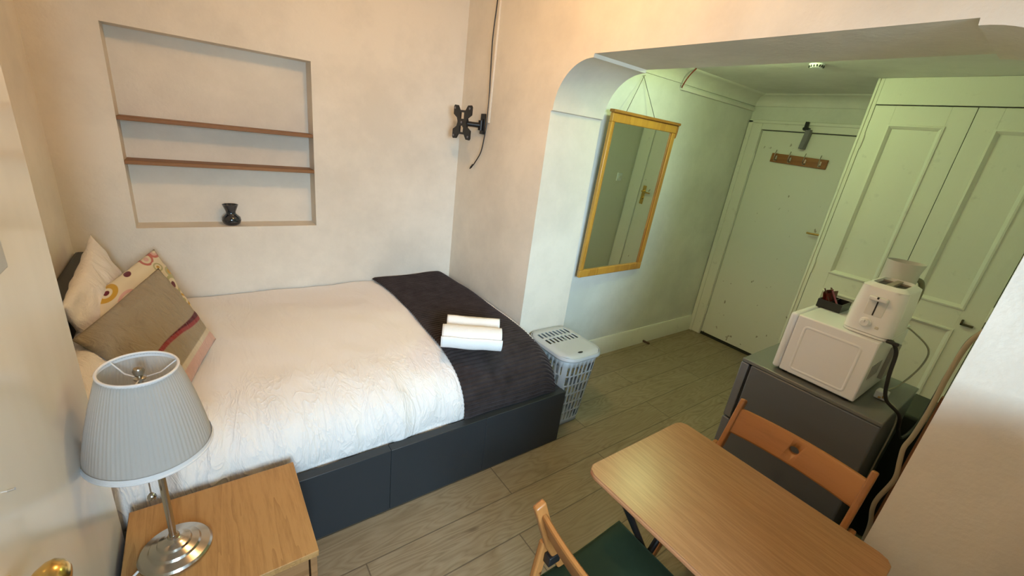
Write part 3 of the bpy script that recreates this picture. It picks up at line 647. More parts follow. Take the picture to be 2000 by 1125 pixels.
# lid : domed plate with slots
lid = MB(); NX, NY = 60, 76; aL = (0.158, 0.196)
def lz(x, y):
    k = max(abs(x) / aL[0], abs(y) / aL[1]); return HB + 0.012 + 0.014 * (1 - min(1, max(0, (k - 0.72) / 0.28)) ** 2)
def inside(x, y, e=0.0):
    ax_, ay_ = abs(x) - (aL[0] - 0.06), abs(y) - (aL[1] - 0.06)
    return (max(ax_, 0) ** 2 + max(ay_, 0) ** 2) ** 0.5 <= 0.06 + e if (ax_ > 0 and ay_ > 0) else (abs(x) <= aL[0] + e and abs(y) <= aL[1] + e)
idx = {}
def vid(i, j):
    if (i, j) not in idx:
        x = (i / NX * 2 - 1) * aL[0]; y = (j / NY * 2 - 1) * aL[1]
        # squircle the outer boundary
        sx, sy = x / aL[0], y / aL[1]; kx = sx * math.sqrt(max(0, 1 - 0.34 * sy ** 6)); ky = sy * math.sqrt(max(0, 1 - 0.34 * sx ** 6))
        idx[(i, j)] = len(lid.v); lid.v.append((kx * aL[0], ky * aL[1], lz(x, y)))
    return idx[(i, j)]
for i in range(NX):
    for j in range(NY):
        x = ((i + .5) / NX * 2 - 1) * aL[0]; y = ((j + .5) / NY * 2 - 1) * aL[1]
        # two rows of slots, elongated in x, repeated in y
        slot = False
        ii = i - NX // 2; jj = j - NY // 2
        if -24 <= ii < 24 and (ii % 6) in (0, 1, 2) and ((-1 <= jj < 10) or (14 <= jj < 25)): slot = True
        if slot: continue
        lid.f.append((vid(i, j), vid(i + 1, j), vid(i + 1, j + 1), vid(i, j + 1)))
ld = lid.build('lid', GREYP, bk, smooth=60, fix=False, solid=0.003)
MB().grid(lambda u, v: Vector((*[q * (1.075 if v > 0.5 else 1.05) for q in rrect(aL[0] * 0.955, aL[1] * 0.955, 0.085, 0)(u)], HB + 0.016 - 0.022 * v)), 120, 4, closed_u=True).build('lid_skirt', GREYP, ld, smooth=60, fix=False, solid=0.003)
MB().lathe([(0.0, 0), (0.020, 0.001), (0.0, 0.002)], 20, T=Matrix.Translation((-0.02, -0.155, HB + 0.026)) @ Matrix.Scale(0.5, 4, (0, 1, 0))).build('lid_grip', DARK, ld)

# ------------------------------------------------------------------ mirror
mr = thing('wall_mirror', 'tall pine framed mirror hanging from a string on the alcove wall', 'mirror', (1.0, YM, 0))
mx0, mx1, mz0, mz1 = -0.376, 0.372, 0.765, 1.885
Tm = Matrix.Translation((mx1, -0.006, mz0)) @ Matrix.Rotation(math.radians(2.6), 4, 'Z') @ Matrix.Translation((-mx1, 0, 0)) @ Matrix.Rotation(math.radians(1.6), 4, 'X') @ Matrix.Translation((0, 0, -mz0))
fw_ = 0.055
def mbx(a, b, c, d, y0=-0.026, y1=0.0): return MB().box(a, b, y0, y1, c, d, T=Tm)
fr = MB()
fr.box(mx0, mx0 + fw_ - 0.025, -0.026, 0.0, mz0 + fw_, mz1 - fw_, T=Tm).box(mx1 - fw_ + 0.015, mx1, -0.026, 0.0, mz0 + fw_, mz1 - fw_, T=Tm)
fr.box(mx0, mx1, -0.026, 0.0, mz0, mz0 + fw_, T=Tm).box(mx0 , mx1 + 0.0, -0.026, 0.0, mz1 - fw_, mz1, T=Tm)
f_ = fr.build('frame', PINE, mr, bevel=0.005, seg=3, fix=False)
MB().box(mx0 - 0.012, mx1 + 0.014, -0.040, 0.0, mz1, mz1 + 0.018, T=Tm).prism([(mx1 + 0.0, mz1), (mx1 + 0.014, mz1), (mx1 + 0.014, mz1 - 0.05), (mx1 + 0.006, mz1 - 0.085), (mx1, mz1 - 0.09)], 'y', -0.030, -0.004, T=Tm).build('cornice', wood('mirror_cornice', (0.40, 0.17, 0.03), (0.32, 0.13, 0.02), 'X', 0.4), f_, bevel=0.003, fix=False)
q = fw_ - 0.015; BEAD = wood('mirror_bead', (0.42, 0.19, 0.04), (0.34, 0.14, 0.03), 'Z', 0.3)
for a in (mx0 + q - 0.010, mx1 - q - 0.012): MB().box(a, a + 0.011, -0.019, -0.004, mz0 + fw_, mz1 - fw_, T=Tm).build('inner_bead', BEAD, f_)
MB().box(mx0 + 0.03, mx1 - 0.03, -0.012, -0.006, mz0 + 0.03, mz1 - 0.03, T=Tm).build('mirror_glass', MIRROR, mr)
MB().tube([Tm @ Vector((-0.235, -0.010, mz1 + 0.018)), (-0.056, -0.012, 2.142), Tm @ Vector((0.085, -0.010, mz1 + 0.018))], 0.0022, 6).build('hanging_string', mat('string', (0.10, 0.09, 0.07), 0.8), mr)
MB().tube([(-0.056, 0.0, 2.145), (-0.056, -0.022, 2.147)], 0.003, 8).build('nail', STEEL, mr)

# conduit + red cable
cdt = thing('cable_conduit', 'green-white painted cable cover under the coving, red cable at its end', 'conduit', (1.38, YM, 2.142))
MB().box(0.0, 1.11, -0.020, 0.0, -0.014, 0.014).build('cover', CEIL, cdt, bevel=0.003)
MB().tube(spline([(0.005, -0.012, 0.0), (-0.018, -0.030, 0.010), (-0.035, -0.062, 0.050), (-0.050, -0.10, 0.085), (-0.06, -0.135, 0.110)], 6), 0.0045, 8).build('red_cable', RED, cdt)

sm = thing('smoke_detector', 'small white slotted smoke detector on the alcove ceiling', 'smoke detector', (1.36, -1.585, ZC))
MB().lathe([(0.0, -0.020), (0.030, -0.020), (0.036, -0.012), (0.040, 0.0)], 32).build('body', WPLAS, sm)
vb = MB()
for k in range(16):
    a = 2 * PI * k / 16; vb.box(0.031, 0.0385, -0.0028, 0.0028, -0.018, -0.007, T=Matrix.Rotation(a, 4, 'Z'))
vb.build('vents', BLACK, sm, fix=False)

# ------------------------------------------------------------------ door furniture
dc = thing('door_closer', 'grey metal door closer above the coat rack', 'door closer', (XD - 0.034, -1.205, 1.97))
MB().box(-0.032, 0.028, -0.040, -0.004, -0.115, 0.035, T=Matrix.Rotation(math.radians(5), 4, 'X')).build('closer_body', GREYM, dc, bevel=0.004)
MB().box(-0.028, -0.0005, -0.010, 0.014, 0.025, 0.090).box(-0.04, -0.0005, -0.028, 0.016, 0.028, 0.046).build('bracket', BLKM, dc, bevel=0.002, fix=False)
rk = thing('coat_rack', 'brown wooden coat rack with four metal hooks on the white door', 'coat rack', (XD - 0.005, -1.212, 1.762))
Tk = Matrix.Rotation(math.radians(1.6), 4, 'X')
MB().box(-0.016, 0, -0.215, 0.215, -0.036, 0.036, T=Tk).build('board', RACKW, rk, bevel=0.003)
for k, y in enumerate((-0.17, -0.057, 0.057, 0.17)):
    MB().tube([Tk @ Vector(p) for p in spline([(-0.018, y, -0.012), (-0.045, y, -0.022), (-0.058, y, 0.0), (-0.060, y, 0.03), (-0.050, y, 0.062)], 5)], 0.0035, 8).box(-0.020, -0.016, y - 0.006, y + 0.006, -0.024, 0.018, T=Tk).build('hook', STEEL, rk, fix=False)

# ------------------------------------------------------------------ wardrobe (built in)
wr = thing('wardrobe', 'white painted built-in wardrobe with two panelled doors, right of the entry door', 'wardrobe', (1.8, -1.78, 0))
WY = YR + 0.001; wy = lambda y: y + 1.78; ZW = ZC - 0.001
def wb(mb, y0, y1, z0, z1, x0=0.0, x1=0.02): return mb.box(x0, x1, wy(y0), wy(y1), z0, z1)
MB().box(0.02, XD - 1.8 - 0.001, 0 - 0.018, 0.0, 0.0, ZW).build('side_panel', WARD, wr)
mb = MB(); wb(mb, -1.7955, -1.762, 0, ZW, 0, 0.03); mb.box(-0.006, 0.03, wy(-1.776), wy(-1.762), 0, ZW); mb.build('stile', WARD, wr, bevel=0.003, fix=False)
mb = MB(); wb(mb, WY, -1.7955, 2.112, ZW, 0, 0.03); mb.build('header', WARD, wr, bevel=0.002)
mb = MB(); wb(mb, WY, -2.645, 0, 2.112, -0.004, 0.03); mb.build('stile', WARD, wr, bevel=0.003)
mb = MB(); wb(mb, -2.645, -1.7955, 0, 0.08, 0, 0.03); mb.build('plinth', WARD, wr, bevel=0.002)
MB().box(0.045, 0.05, wy(-2.66), wy(-1.80), 0.08, 2.11).build('interior', DARK, wr)
def wdoor(y0, y1, hinge_left):
    """one panelled door leaf: frame of stiles and rails, recessed panels with a moulding bead"""
    st = 0.098; rails = [(0.084, 0.20), (0.958, 1.083), (2.000, 2.106)]
    mb = MB()
    pan = [(0.20, 0.958), (1.083, 2.000)]
    wb(mb, y0, y0 + st, 0.084, 2.106, 0.001, 0.024); wb(mb, y1 - st, y1, 0.084, 2.106, 0.001, 0.024)
    for a, b in rails: wb(mb, y0 + st, y1 - st, a, b, 0.001, 0.024)
    d = mb.build('door', WARD, wr, bevel=0.0015, fix=False)
    for a, b in pan:
        pm = MB(); wb(pm, y0 + st - 0.004, y1 - st + 0.004, a - 0.004, b + 0.004, 0.012, 0.018); p = pm.build('panel', WARD, d)
        bead = MB(); ya_, yb_ = wy(y0 + st), wy(y1 - st)
        w = 0.018
        def fr4(o, x): return [(x, ya_ + o, a + o), (x, yb_ - o, a + o), (x, yb_ - o, b - o), (x, ya_ + o, b - o)]
        loops = [fr4(-0.006, 0.001), fr4(-0.004, -0.006), fr4(0.004, -0.008), fr4(0.010, -0.002), fr4(0.016, 0.004), fr4(0.020, 0.012)]
        k0 = len(bead.v)
        for lp in loops: bead.v += lp
        for i in range(len(loops) - 1):
            for j in range(4): bead.f.append((k0 + i * 4 + j, k0 + i * 4 + (j + 1) % 4, k0 + (i + 1) * 4 + (j + 1) % 4, k0 + (i + 1) * 4 + j))
        bead.build('moulding', WARD, d, smooth=35)
    hy_ = wy(y1) if hinge_left else wy(y0)
    for z in (0.3, 1.05, 1.86):
        MB().tube([(-0.004, hy_ + (0.001 if hinge_left else -0.001), z), (-0.004, hy_ + (0.001 if hinge_left else -0.001), z + 0.085)], 0.005, 8).build('hinge', WARD, d)
    return d
d1 = wdoor(-2.2375, -1.798, True); d2 = wdoor(-2.642, -2.2405, False)
MB().box(-0.018, 0.001, wy(-2.612), wy(-2.560), 1.000, 1.010).box(-0.018, 0.001, wy(-2.568), wy(-2.560), 1.000, 1.030).build('latch', mat('latch_dark', (0.10, 0.09, 0.05), 0.5, 0.5), d2, bevel=0.001, fix=False)
MB().box(-0.018, -0.004, wy(-2.672), wy(-2.65), 0.995, 1.005).build('latch_keep', mat('latch_keep_dark', (0.10, 0.09, 0.05), 0.5, 0.5), wr, bevel=0.001)
sw2 = thing('light_switch', 'white double light switch on the wardrobe side, seen in the mirror', 'switch', (2.28, -1.78, 1.33))
MB().box(-0.043, 0.043, 0.0005, 0.010, -0.043, 0.043).build('switch_plate', WPLAS, sw2, bevel=0.003)
MB().box(-0.020, -0.008, 0.010, 0.014, -0.014, 0.014).box(0.008, 0.020, 0.010, 0.014, -0.014, 0.014).build('rockers', CREAMP, sw2, fix=False)

# ------------------------------------------------------------------ fridge
FX0, FX1, FY0, FY1, FZ = 0.395, 0.930, -2.600, -2.082, 0.85
fr = thing('fridge', 'grey under-counter fridge standing behind the folding chair', 'fridge', ((FX0 + FX1) / 2, (FY0 + FY1) / 2, 0))
ox, oy = (FX0 + FX1) / 2, (FY0 + FY1) / 2
MB().box(FX0 - ox, FX1 - ox, FY0 - oy, FY1 - 0.042 - oy, 0.012, FZ - 0.012).build('cabinet', FRIDGE, fr, bevel=0.006)
MB().box(FX0 - 0.002 - ox, FX1 + 0.002 - ox, FY0 - 0.002 - oy, FY1 - oy, FZ - 0.011, FZ + 0.006).build('top_panel', FRTOP, fr, bevel=0.004)
MB().box(FX0 + 0.006 - ox, FX1 - 0.006 - ox, FY1 - 0.041 - oy, FY1 - 0.034 - oy, 0.03, FZ - 0.02).build('door_seal', BLACK, fr)
MB().box(FX0 - ox, FX1 - ox, FY1 - 0.033 - oy, FY1 + 0.002 - oy, 0.545, FZ - 0.014).build('door', FRDOOR, fr, bevel=0.005)
MB().box(FX0 - ox, FX1 - ox, FY1 - 0.033 - oy, FY1 + 0.002 - oy, 0.03, 0.538).build('door', FRDOOR, fr, bevel=0.005)
for a in (FX0 + .04, FX1 - .04):
    for b in (FY0 + .04, FY1 - .08): MB().lathe([(0.018, 0), (0.018, 0.014)], 16, T=Matrix.Translation((a - ox, b - oy, 0))).build('foot', BLACK, fr)

# ------------------------------------------------------------------ microwave
MX0, MX1, MY0, MY1, MZ0, MZ1 = 0.430, 0.872, -2.492, -2.186, 0.876, 1.124
ox, oy = (MX0 + MX1) / 2, (MY0 + MY1) / 2
mw = thing('microwave', 'white microwave oven on top of the grey fridge', 'microwave', (ox, oy, 0.856))
MB().box(MX0 - ox, MX1 - ox, MY0 - oy, MY1 - 0.030 - oy, 0.012, MZ1 - 0.856).build('casing', WENAM, mw, bevel=0.006, seg=3)
MB().box(MX0 - 0.001 - ox, MX1 + 0.001 - ox, MY1 - 0.029 - oy, MY1 - oy, 0.010, MZ1 - 0.855).build('door', WENAM, mw, bevel=0.012, seg=4)
# embossed side panel outline
pn = MB(); py0, py1, pz0, pz1 = MY0 + 0.038 - oy, MY1 - 0.062 - oy, 0.030, MZ1 - 0.856 - 0.034; loops = []
for o_, x_ in ((0.0, 0.0005), (0.003, -0.0022), (0.009, -0.0022), (0.012, 0.0005)):
    rr = 0.018; lp = []
    for (cy_, cz_, a0) in ((py1 - rr, pz1 - rr, 0), (py0 + rr, pz1 - rr, PI/2), (py0 + rr, pz0 + rr, PI), (py1 - rr, pz0 + rr, 1.5 * PI)):
        for k in range(6):
            a = a0 + PI / 2 * k / 5; lp.append((MX0 - ox + x_, cy_ + (rr - o_) * math.cos(a), cz_ + (rr - o_) * math.sin(a)))
    loops.append(lp)
nl2 = len(loops[0])
for lp in loops: pn.v += lp
for i in range(3):
    for j in range(nl2): pn.f.append((i * nl2 + j, i * nl2 + (j + 1) % nl2, (i + 1) * nl2 + (j + 1) % nl2, (i + 1) * nl2 + j))
pn.build('embossed_panel', WENAM, mw, smooth=60)
vt = MB()
for k in range(7): vt.box(MX0 + 0.05 + k * 0.02 - ox, MX0 + 0.056 + k * 0.02 - ox, MY0 - 0.0012 - oy, MY0 - oy + 0.002, 0.10, 0.16)
vt.box(MX0 + 0.24 - ox, MX0 + 0.34 - ox, MY0 - 0.014 - oy, MY0 - oy, 0.06, 0.20); vt.build('rear_vents', mat('grey_vent', (0.30, 0.30, 0.28), 0.5), mw, fix=False)
for a in (MX0 + .03, MX1 - .03):
    for b in (MY0 + .03, MY1 - .05): MB().lathe([(0.012, 0), (0.014, 0.014)], 14, T=Matrix.Translation((a - ox, b - oy, 0.0003))).build('foot', BLACK, mw)

# ------------------------------------------------------------------ toaster
TZ = MZ1 + 0.0015
ts = thing('toaster', 'white two-slot toaster with lever and dial on the microwave', 'toaster', (0.585, -2.430, TZ))
TH = 0.198
def tsec(z):   # half sizes at height
    k = z / TH; return 0.128 * (1 - 0.06 * k), 0.077 * (1 - 0.10 * k + 0.03 * math.sin(PI * k))
def tsurf(u, v):
    z = 0.012 + (TH - 0.012) * min(1, v / 0.86); hx, hy = tsec(z)
    if v > 0.86: s_ = (v - 0.86) / 0.14; hx -= 0.020 * math.sin(s_ * PI / 2) ** 1; hy -= 0.018 * math.sin(s_ * PI / 2); z = TH - 0.012 + 0.012 * math.sin(s_ * PI / 2)
    else: z = min(z, TH - 0.012) if v > 0.8 else z
    x, y = rrect(hx, hy, 0.038 if v < 0.86 else 0.030, 0)(u)
    return Vector((x, y, z))
levels_t = [i / 16 * 0.80 for i in range(17)] + [0.86 + 0.14 * i / 8 for i in range(9)]
tm = MB(); nn = 96
for i in range(nn):
    for v in levels_t: tm.v.append(tuple(tsurf(i / nn, v)))
ml = len(levels_t)
for i in range(nn):
    k = (i + 1) % nn
    for j in range(ml - 1): tm.f.append((i * ml + j, k * ml + j, k * ml + j + 1, i * ml + j + 1))
tm.f.append(tuple(i * ml for i in range(nn - 1, -1, -1)))
tm.build('body', WPLAS, ts, smooth=50, fix=False)
hx, hy = tsec(TH); hx -= 0.020; hy -= 0.018
# recessed top with the two slots
rt = rrect(hx, hy, 0.030, 0); top = MB()
tp_ = [rt(i / nn) for i in range(nn)]
def ring_faces(mb, A, Bq):
    k = len(mb.v); mb.v += A + Bq; n_ = len(A)
    for i in range(n_): mb.f.append((k + i, k + (i + 1) % n_, k + n_ + (i + 1) % n_, k + n_ + i))
ring_faces(top, [(a, b, TH) for a, b in tp_], [(a * 0.95, b * 0.93, TH + 0.001) for a, b in tp_])
ring_faces(top, [(a * 0.95, b * 0.93, TH + 0.001) for a, b in tp_], [(a * 0.93, b * 0.89, TH - 0.012) for a, b in tp_])
top.build('top_rim', WPLAS, ts, smooth=50, fix=False)
MB().prism([(a * 0.93, b * 0.89) for a, b in tp_], 'z', TH - 0.03, TH - 0.012).build('slot_well', BLACK, ts)
gb = MB(); gb.box(-hx * 0.88, hx * 0.88, -0.009, 0.009, TH - 0.012, TH - 0.001)
for x in (-0.062, 0.062): gb.box(x - 0.002, x + 0.002, -0.048, 0.048, TH - 0.012, TH - 0.006)
gb.build('slot_guides', mat('toaster_guides', (0.45, 0.40, 0.34), 0.4, 0.6), ts, fix=False)
XF = lambda z: -tsec(z)[0]
lv = MB().box(XF(0.14) - 0.024, XF(0.14) + 0.004, -0.028, 0.028, 0.140, 0.156).build('lever', WPLAS, ts, bevel=0.005, seg=3)
MB().box(XF(0.14) - 0.0245, XF(0.14) - 0.018, -0.003, 0.003, 0.149, 0.1565).build('lever_mark', BLACK, lv)
MB().box(XF(0.10) - 0.0015, XF(0.10) + 0.01, -0.030, 0.030, 0.078, 0.152).build('lever_recess', mat('toaster_recess', (0.72, 0.75, 0.76), 0.35), ts, bevel=0.004)
MB().box(XF(0.10) - 0.0022, XF(0.10) + 0.008, -0.0022, 0.0022, 0.082, 0.142).build('lever_slot', BLACK, ts)
dl = MB().lathe([(0.0195, 0), (0.0195, 0.004), (0.0155, 0.006), (0.0145, 0.017), (0.012, 0.019), (0, 0.019)], 32, T=Matrix.Translation((XF(0.05) + 0.001, 0.010, 0.050)) @ Matrix.Rotation(-PI/2, 4, 'Y')).build('dial', WPLAS, ts, smooth=30)
MB().box(XF(0.05) - 0.0195, XF(0.05) - 0.0175, 0.009, 0.011, 0.052, 0.063).build('dial_mark', GREYP, dl)
MB().box(XF(0.04) - 0.003, XF(0.04) + 0.004, -0.034, -0.022, 0.036, 0.046).build('button', CREAMP, ts, bevel=0.002)
MB().prism([(a * 0.99, b * 0.99) for a, b in [rrect(0.128, 0.077, 0.038, 0)(i / 64) for i in range(64)]], 'z', 0.0, 0.010).build('base', WPLAS, ts, bevel=0.002)

# ------------------------------------------------------------------ jug kettle behind the toaster
kt = thing('jug_kettle', 'white plastic jug with pouring lip behind the toaster', 'kettle', (0.768, -2.402, MZ1 + 0.0015))
def kf(r, z, a):
    k = max(0, (z - 0.18) / 0.09); lip = max(0, math.cos(a - (-0.75))) ** 8; return r + 0.022 * k * lip
MB().lathe([(0.0, 0.0), (0.058, 0.0), (0.064, 0.006), (0.066, 0.03), (0.060, 0.15), (0.057, 0.22), (0.059, 0.262), (0.0565, 0.262), (0.052, 0.22), (0.050, 0.205), (0.0, 0.200)], 56, cap=False, fn=kf).build('body', mat('kettle_plastic', (0.52, 0.53, 0.52), 0.35), kt, smooth=50)
MB().tube(spline([(0.034, -0.046, 0.200), (0.046, -0.066, 0.190), (0.052, -0.076, 0.15), (0.048, -0.072, 0.09), (0.038, -0.052, 0.055)], 6), 0.008, 10, flat=1.3).build('handle', mat('kettle_handle', (0.20, 0.20, 0.12), 0.4), kt, smooth=60)

# ------------------------------------------------------------------ tray of sachets
ty = thing('sachet_tray', 'black tray filled with tea and sugar sachets on the microwave', 'tray', (0.715, -2.245, MZ1 + 0.0015))
tr_ = MB()
tr_.box(-0.062, 0.062, -0.046, 0.046, 0.0, 0.004)
for a in ((-0.062, -0.058, -0.046, 0.046), (0.058, 0.062, -0.046, 0.046), (-0.058, 0.058, -0.046, -0.042), (-0.058, 0.058, 0.042, 0.046), (-0.058, 0.058, -0.002, 0.001)): tr_.box(a[0], a[1], a[2], a[3], 0.004, 0.036)
tr_.build('tray', BLACK, ty, fix=False)
SA = [mat('sachet_red', (0.24, 0.03, 0.02), 0.5), mat('sachet_brown', (0.14, 0.05, 0.03), 0.5), mat('sachet_pink', (0.30, 0.06, 0.12), 0.5), mat('sachet_white', (0.55, 0.48, 0.38), 0.6)]
for k in range(12):
    right = k < 6
    yb = -0.038 + (k % 6) * 0.006 if right else 0.006 + (k % 6) * 0.006
    ti = math.radians(-34 if right else -14 + 5 * (k % 3)); hgt = 0.090 if right else 0.060
    x0_ = (-0.045 + 0.014 * (k % 5)) if right else (-0.030 + 0.030 * (k % 3))
    Tq = Matrix.Translation((ty.location.x + x0_, ty.location.y + yb, ty.location.z + 0.008)) @ Matrix.Rotation(ti, 4, 'X') @ Matrix.Rotation(math.radians(random.uniform(-16, 16)), 4, 'Z')
    w = 0.007 if right else 0.026
    mb = MB().grid(lambda u, v: Vector(((u - .5) * w * 2, 0.0016 * math.sin(PI * u) * math.sin(PI * v), v * hgt)), 5, 6).grid(lambda u, v: Vector(((u - .5) * w * 2, -0.0016 * math.sin(PI * u) * math.sin(PI * v), v * hgt)), 5, 6)
    o = mb.build('sachet', SA[(2, 0, 3, 1, 2, 1)[k % 6] if right else (0, 0, 1, 0, 1, 0)[k % 6]]); o.matrix_world = Tq
    tag(o, 'slim sugar stick standing on the right side of the black tray' if right else 'red and brown tea sachet standing on the left side of the black tray', 'sachet', 'sugar sticks in the black tray' if right else 'tea sachets in the black tray')

# ------------------------------------------------------------------ cables round the fridge
pc = thing('power_plug', 'white plug with cable lying on the fridge beside the microwave', 'plug', (0.625, -2.535, 0.8565))
MB().box(-0.022, 0.022, -0.020, 0.020, 0.0, 0.036).build('plug_body', WPLAS, pc, bevel=0.006, seg=3)
MB().box(-0.034, -0.022, -0.004, 0.004, 0.010, 0.014).box(-0.034, -0.022, -0.014, -0.008, 0.016, 0.026).build('pins', BRASS, pc, fix=False)
MB().tube(spline([(0.022, 0.0, 0.02), (0.06, 0.012, 0.008), (0.12, 0.000, 0.006), (0.19, -0.02, 0.03), (0.235, -0.045, 0.12), (0.225, -0.04, 0.20), (0.185, 0.03, 0.262), (0.14, 0.045, 0.272)], 7), 0.0035, 8).build('cord', mat('white_cord', (0.45, 0.45, 0.36), 0.5), pc, smooth=60)
o = MB().tube(spline([(0.47, -2.500, 1.132), (0.485, -2.515, 1.128), (0.492, -2.535, 1.09), (0.49, -2.545, 1.00), (0.50, -2.565, 0.91), (0.53, -2.616, 0.86), (0.58, -2.630, 0.78), (0.72, -2.640, 0.70), (0.92, -2.650, 0.70), (1.02, -2.650, 0.80), (1.08, -2.648, 0.93), (1.10, -2.655, 1.08), (1.10, -2.69, 1.16)], 8), 0.0065, 10).build('black_cable', BLACK)
tag(o, 'thick black cable looping down from the toaster behind the fridge', 'cable')
MB().box(0.463, 0.478, -2.535, -2.497, 1.1245, 1.136).build('cable_clip', BLACK, o, bevel=0.003)
o = MB().tube(spline([(0.52, -2.505, 1.130), (0.545, -2.53, 1.09), (0.55, -2.54, 1.00), (0.55, -2.555, 0.90), (0.545, -2.612, 0.845), (0.54, -2.618, 0.60), (0.54, -2.62, 0.3)], 8), 0.0028, 8).build('white_cable', mat('pale_cord', (0.42, 0.43, 0.34), 0.5)); tag(o, 'thin pale cable hanging beside the thick black one behind the microwave', 'cable')
# beige ribbon cable hanging by the arch jamb, brown board behind
CABP = [(0.30, -2.714, 1.31), (0.30, -2.695, 1.25), (0.30, -2.690, 1.136), (0.30, -2.692, 1.012), (0.30, -2.688, 0.906), (0.30, -2.682, 0.851), (0.30, -2.689, 0.798), (0.30, -2.699, 0.728), (0.30, -2.686, 0.632), (0.30, -2.687, 0.58), (0.30, -2.705, 0.479), (0.30, -2.708, 0.2)]
hz = MB(); pts = spline(CABP, 8)
o = MB().tube(pts, 0.007, 10).build('beige_cable', mat('beige_hose', (0.34, 0.29, 0.20), 0.6)); tag(o, 'thick beige cable snaking down beside the right arch wall', 'cable')
o = B('brown_board', BROWN, 0.31, 0.335, -2.719, -2.700, 0.0, 1.06, bevel=0.002); tag(o, 'narrow brown wooden board standing behind the beige cable', 'board')
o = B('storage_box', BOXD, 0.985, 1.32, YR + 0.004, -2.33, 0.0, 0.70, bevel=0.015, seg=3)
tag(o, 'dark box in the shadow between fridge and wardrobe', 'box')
hg = thing('hanging_plug', 'beige three-pin plug hanging by the wardrobe at the right edge', 'plug', (1.0, -2.700, 1.465))
MB().box(-0.024, 0.024, -0.018, 0.022, -0.02, 0.03).build('plug_body', mat('beige_plug', (0.48, 0.42, 0.30), 0.5), hg, bevel=0.006, seg=3)
MB().box(-0.014, -0.008, 0.0, 0.006, -0.045, -0.02).box(0.008, 0.014, 0.0, 0.006, -0.045, -0.02).box(-0.003, 0.003, 0.012, 0.018, -0.045, -0.02).build('pins', BRASS, hg, fix=False)
MB().tube(spline([(0.0, 0.0, 0.03), (-0.01, 0.02, 0.05), (0.0, 0.035, 0.08), (0.0, 0.03, 0.13), (0.0, 0.0, 0.19), (0.0, -0.012, 0.26), (0.0, -0.014, 0.5)], 6), 0.004, 8).build('cord', CREAMP, hg)

# ------------------------------------------------------------------ folding table
tx0, tx1, ty0, ty1, tz = -0.632, -0.112, -2.795, -2.130, 0.72
ox, oy = (tx0 + tx1) / 2, (ty0 + ty1) / 2
tb = thing('folding_table', 'small folding dining table with light wood-grain top', 'table', (ox, oy, 0))
rr_ = rrect((tx1 - tx0) / 2, (ty1 - ty0) / 2, 0.035, 0); out = [rr_(i / 96) for i in range(96)]
MB().prism(out, 'z', tz - 0.004, tz).build('tabletop', TABLEW, tb, bevel=0.002)
MB().prism(out, 'z', tz - 0.022, tz - 0.0042).build('edge_band', TEDGE, tb, bevel=0.006, seg=3)
for ly in (0.205, -0.250):
    lg = 0.012 if ly > 0 else -0.012
    MB().tube([(-0.225, ly, tz - 0.03), (0.215, ly, 0.008)], 0.011, 12).build('leg', BLKM, tb)
    MB().tube([(0.225, ly - 2.1 * lg, tz - 0.03), (-0.215, ly - 2.1 * lg, 0.008)], 0.011, 12).build('leg', BLKM, tb)
    MB().tube([(-0.105, ly, tz - 0.028), (-0.150, ly, tz - 0.125)], 0.011, 12).build('brace', BLKM, tb)
for lx in (-0.225, 0.225): MB().tube([(lx, -0.262, tz - 0.033), (lx, 0.217, tz - 0.033)], 0.009, 12).build('crossbar', BLKM, tb)

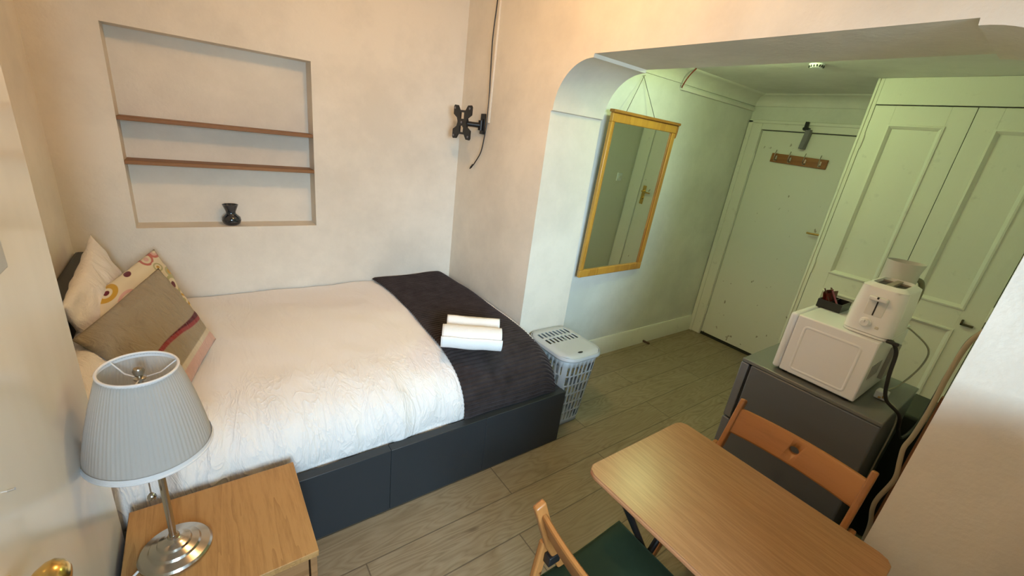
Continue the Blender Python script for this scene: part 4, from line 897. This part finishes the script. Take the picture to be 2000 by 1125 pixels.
# ------------------------------------------------------------------ folding chairs
def rect_bar(mb, P, w, d, side):
    """bar along polyline P, w = size along side vector, d = the other size, rounded corners by bevel"""
    P = [Vector(p) for p in P]; vs = []; side = Vector(side).normalized(); n = len(P)
    for i, p in enumerate(P):
        t = (P[min(i + 1, n - 1)] - P[max(0, i - 1)]).normalized(); o_ = t.cross(side).normalized()
        for a, b in ((-1, -1), (1, -1), (1, 1), (-1, 1)): vs.append(p + side * a * w / 2 + o_ * b * d / 2)
    fs = [(i * 4 + j, i * 4 + (j + 1) % 4, i * 4 + 4 + (j + 1) % 4, i * 4 + 4 + j) for i in range(n - 1) for j in range(4)] + [(3, 2, 1, 0), tuple((n - 1) * 4 + j for j in range(4))]
    return mb.add(vs, fs)
def make_chair(label, loc, rotz, cushion_on):
    """local frame: chair faces +X, back top at x=-0.235"""
    c = thing('folding_chair', label, 'chair', loc, 'wooden folding chairs at the table', rotz)
    W2 = 0.222
    for s in (-1, 1):      # long frame: top of the back to the front foot
        mb = rect_bar(MB(), [(-0.240, s * W2, 0.775), (-0.170, s * W2, 0.60), (-0.06, s * W2, 0.40), (0.21, s * W2, 0.0)], 0.020, 0.036, (0, 1, 0)); mb.build('frame_post', BEECHZ, c, bevel=0.006, seg=3)
        mb = rect_bar(MB(), [(-0.160, s * (W2 + 0.023), 0.575), (-0.215, s * (W2 + 0.023), 0.0)], 0.020, 0.034, (0, 1, 0)) 
        mb.build('leg', BEECHZ, c, bevel=0.006, seg=3)
    # curved back rail with oval grip hole
    def rail_p(y, z, dx):
        k = 1 - (y / W2) ** 2; return Vector((-0.236 + (0.775 - z) * 0.40 - 0.026 * k + dx, y, z))
    n = 28; g1 = MB(); zs_ = (0.640, 0.647, 0.733, 0.740)
    for i in range(n + 1):
        y = -W2 + 0.008 + (2 * W2 - 0.016) * i / n
        for (zz, dx) in ((0.640, -0.005), (0.640, 0.005), (0.646, 0.009), (0.734, 0.009), (0.740, 0.005), (0.740, -0.005), (0.734, -0.009), (0.646, -0.009)): g1.v.append(rail_p(y, zz, dx))
    for i in range(n):
        for k in range(8): g1.f.append((i * 8 + k, i * 8 + (k + 1) % 8, i * 8 + 8 + (k + 1) % 8, i * 8 + 8 + k))
    g1.f += [tuple(range(7, -1, -1)), tuple(n * 8 + k for k in range(8))]
    rail = g1.build('back_rail', BEECH, c, smooth=35)
    cut = MB().prism([(0.017 * math.cos(2 * PI * i / 24), 0.694 + 0.014 * math.sin(2 * PI * i / 24)) for i in range(24)], 'x', -0.4, 0.1).build('cut', BEECH, c)
    md = rail.modifiers.new('b', 'BOOLEAN'); md.object = cut; md.operation = 'DIFFERENCE'; md.solver = 'EXACT'
    dg = bpy.context.evaluated_depsgraph_get(); dg.update(); me2 = bpy.data.meshes.new_from_object(rail.evaluated_get(dg)); rail.modifiers.clear(); rail.data = me2; me2.name = 'back_rail'
    bpy.data.objects.remove(cut)
    # seat slats
    mb = MB()
    for k in range(6): mb.box(-0.155 + k * 0.062, -0.101 + k * 0.062, -W2 + 0.040, W2 - 0.040, 0.418, 0.432)
    mb.build('seat', BEECH, c, bevel=0.003, fix=False)
    MB().box(-0.155, 0.21, -W2 + 0.012, -W2 + 0.038, 0.40, 0.432).build('seat_rail', BEECH, c, bevel=0.003); MB().box(-0.155, 0.21, W2 - 0.038, W2 - 0.012, 0.40, 0.432).build('seat_rail', BEECH, c, bevel=0.003)
    MB().box(0.060, 0.085, -W2 + 0.01, W2 - 0.01, 0.195, 0.22).build('stretcher', BEECH, c, bevel=0.003)
    MB().box(-0.175, -0.150, -W2 + 0.04, W2 - 0.04, 0.10, 0.125).build('stretcher', BEECH, c, bevel=0.003)
    for s in (-1, 1): MB().box(-0.165, -0.120, s * (W2 + 0.006) - 0.020, s * (W2 + 0.006) + 0.006, 0.500, 0.535).build('hinge_bracket', BLACK, c, bevel=0.003)
    return c
ch1 = make_chair('folding chair with green cushion at the near side of the table', (-0.655, -2.425, 0), 0.0, True)
ch2 = make_chair('folding chair between table and fridge, its back rail toward the fridge', (-0.045, -2.435, 0), PI, False)
# green seat cushion (lies on the near chair)
o = cushion('seat_cushion', [(-0.83, -2.610, 0.456), (-0.460, -2.615, 0.456), (-0.460, -2.190, 0.456), (-0.83, -2.200, 0.456)], 0.044, CUSHG, seed=4, wr=0.003, pinch=0.02)
for v_ in o.data.vertices:
    d = math.hypot(v_.co.x, v_.co.y)
    if v_.co.z > 0: v_.co.z -= 0.016 * math.exp(-(d / 0.035) ** 2)
tag(o, 'dark green tufted velvet seat cushion on the near folding chair', 'cushion')
MB().lathe([(0, -0.002), (0.009, 0), (0.006, 0.004), (0, 0.005)], 16, T=Matrix.Translation((0, 0, 0.012))).build('button', mat('green_button', (0.012, 0.02, 0.012), 0.7), o)
# little rubber door stop by the skirting
o = MB().tube([(1.70, YM - 0.024, 0.02), (1.70, YM - 0.075, 0.022)], [0.010, 0.008], 12).tube([(1.70, YM - 0.075, 0.022), (1.70, YM - 0.090, 0.022)], 0.010, 12).build('door_stop', mat('doorstop_brown', (0.10, 0.05, 0.03), 0.5)); tag(o, 'small brown door stop at the skirting board', 'door stop')
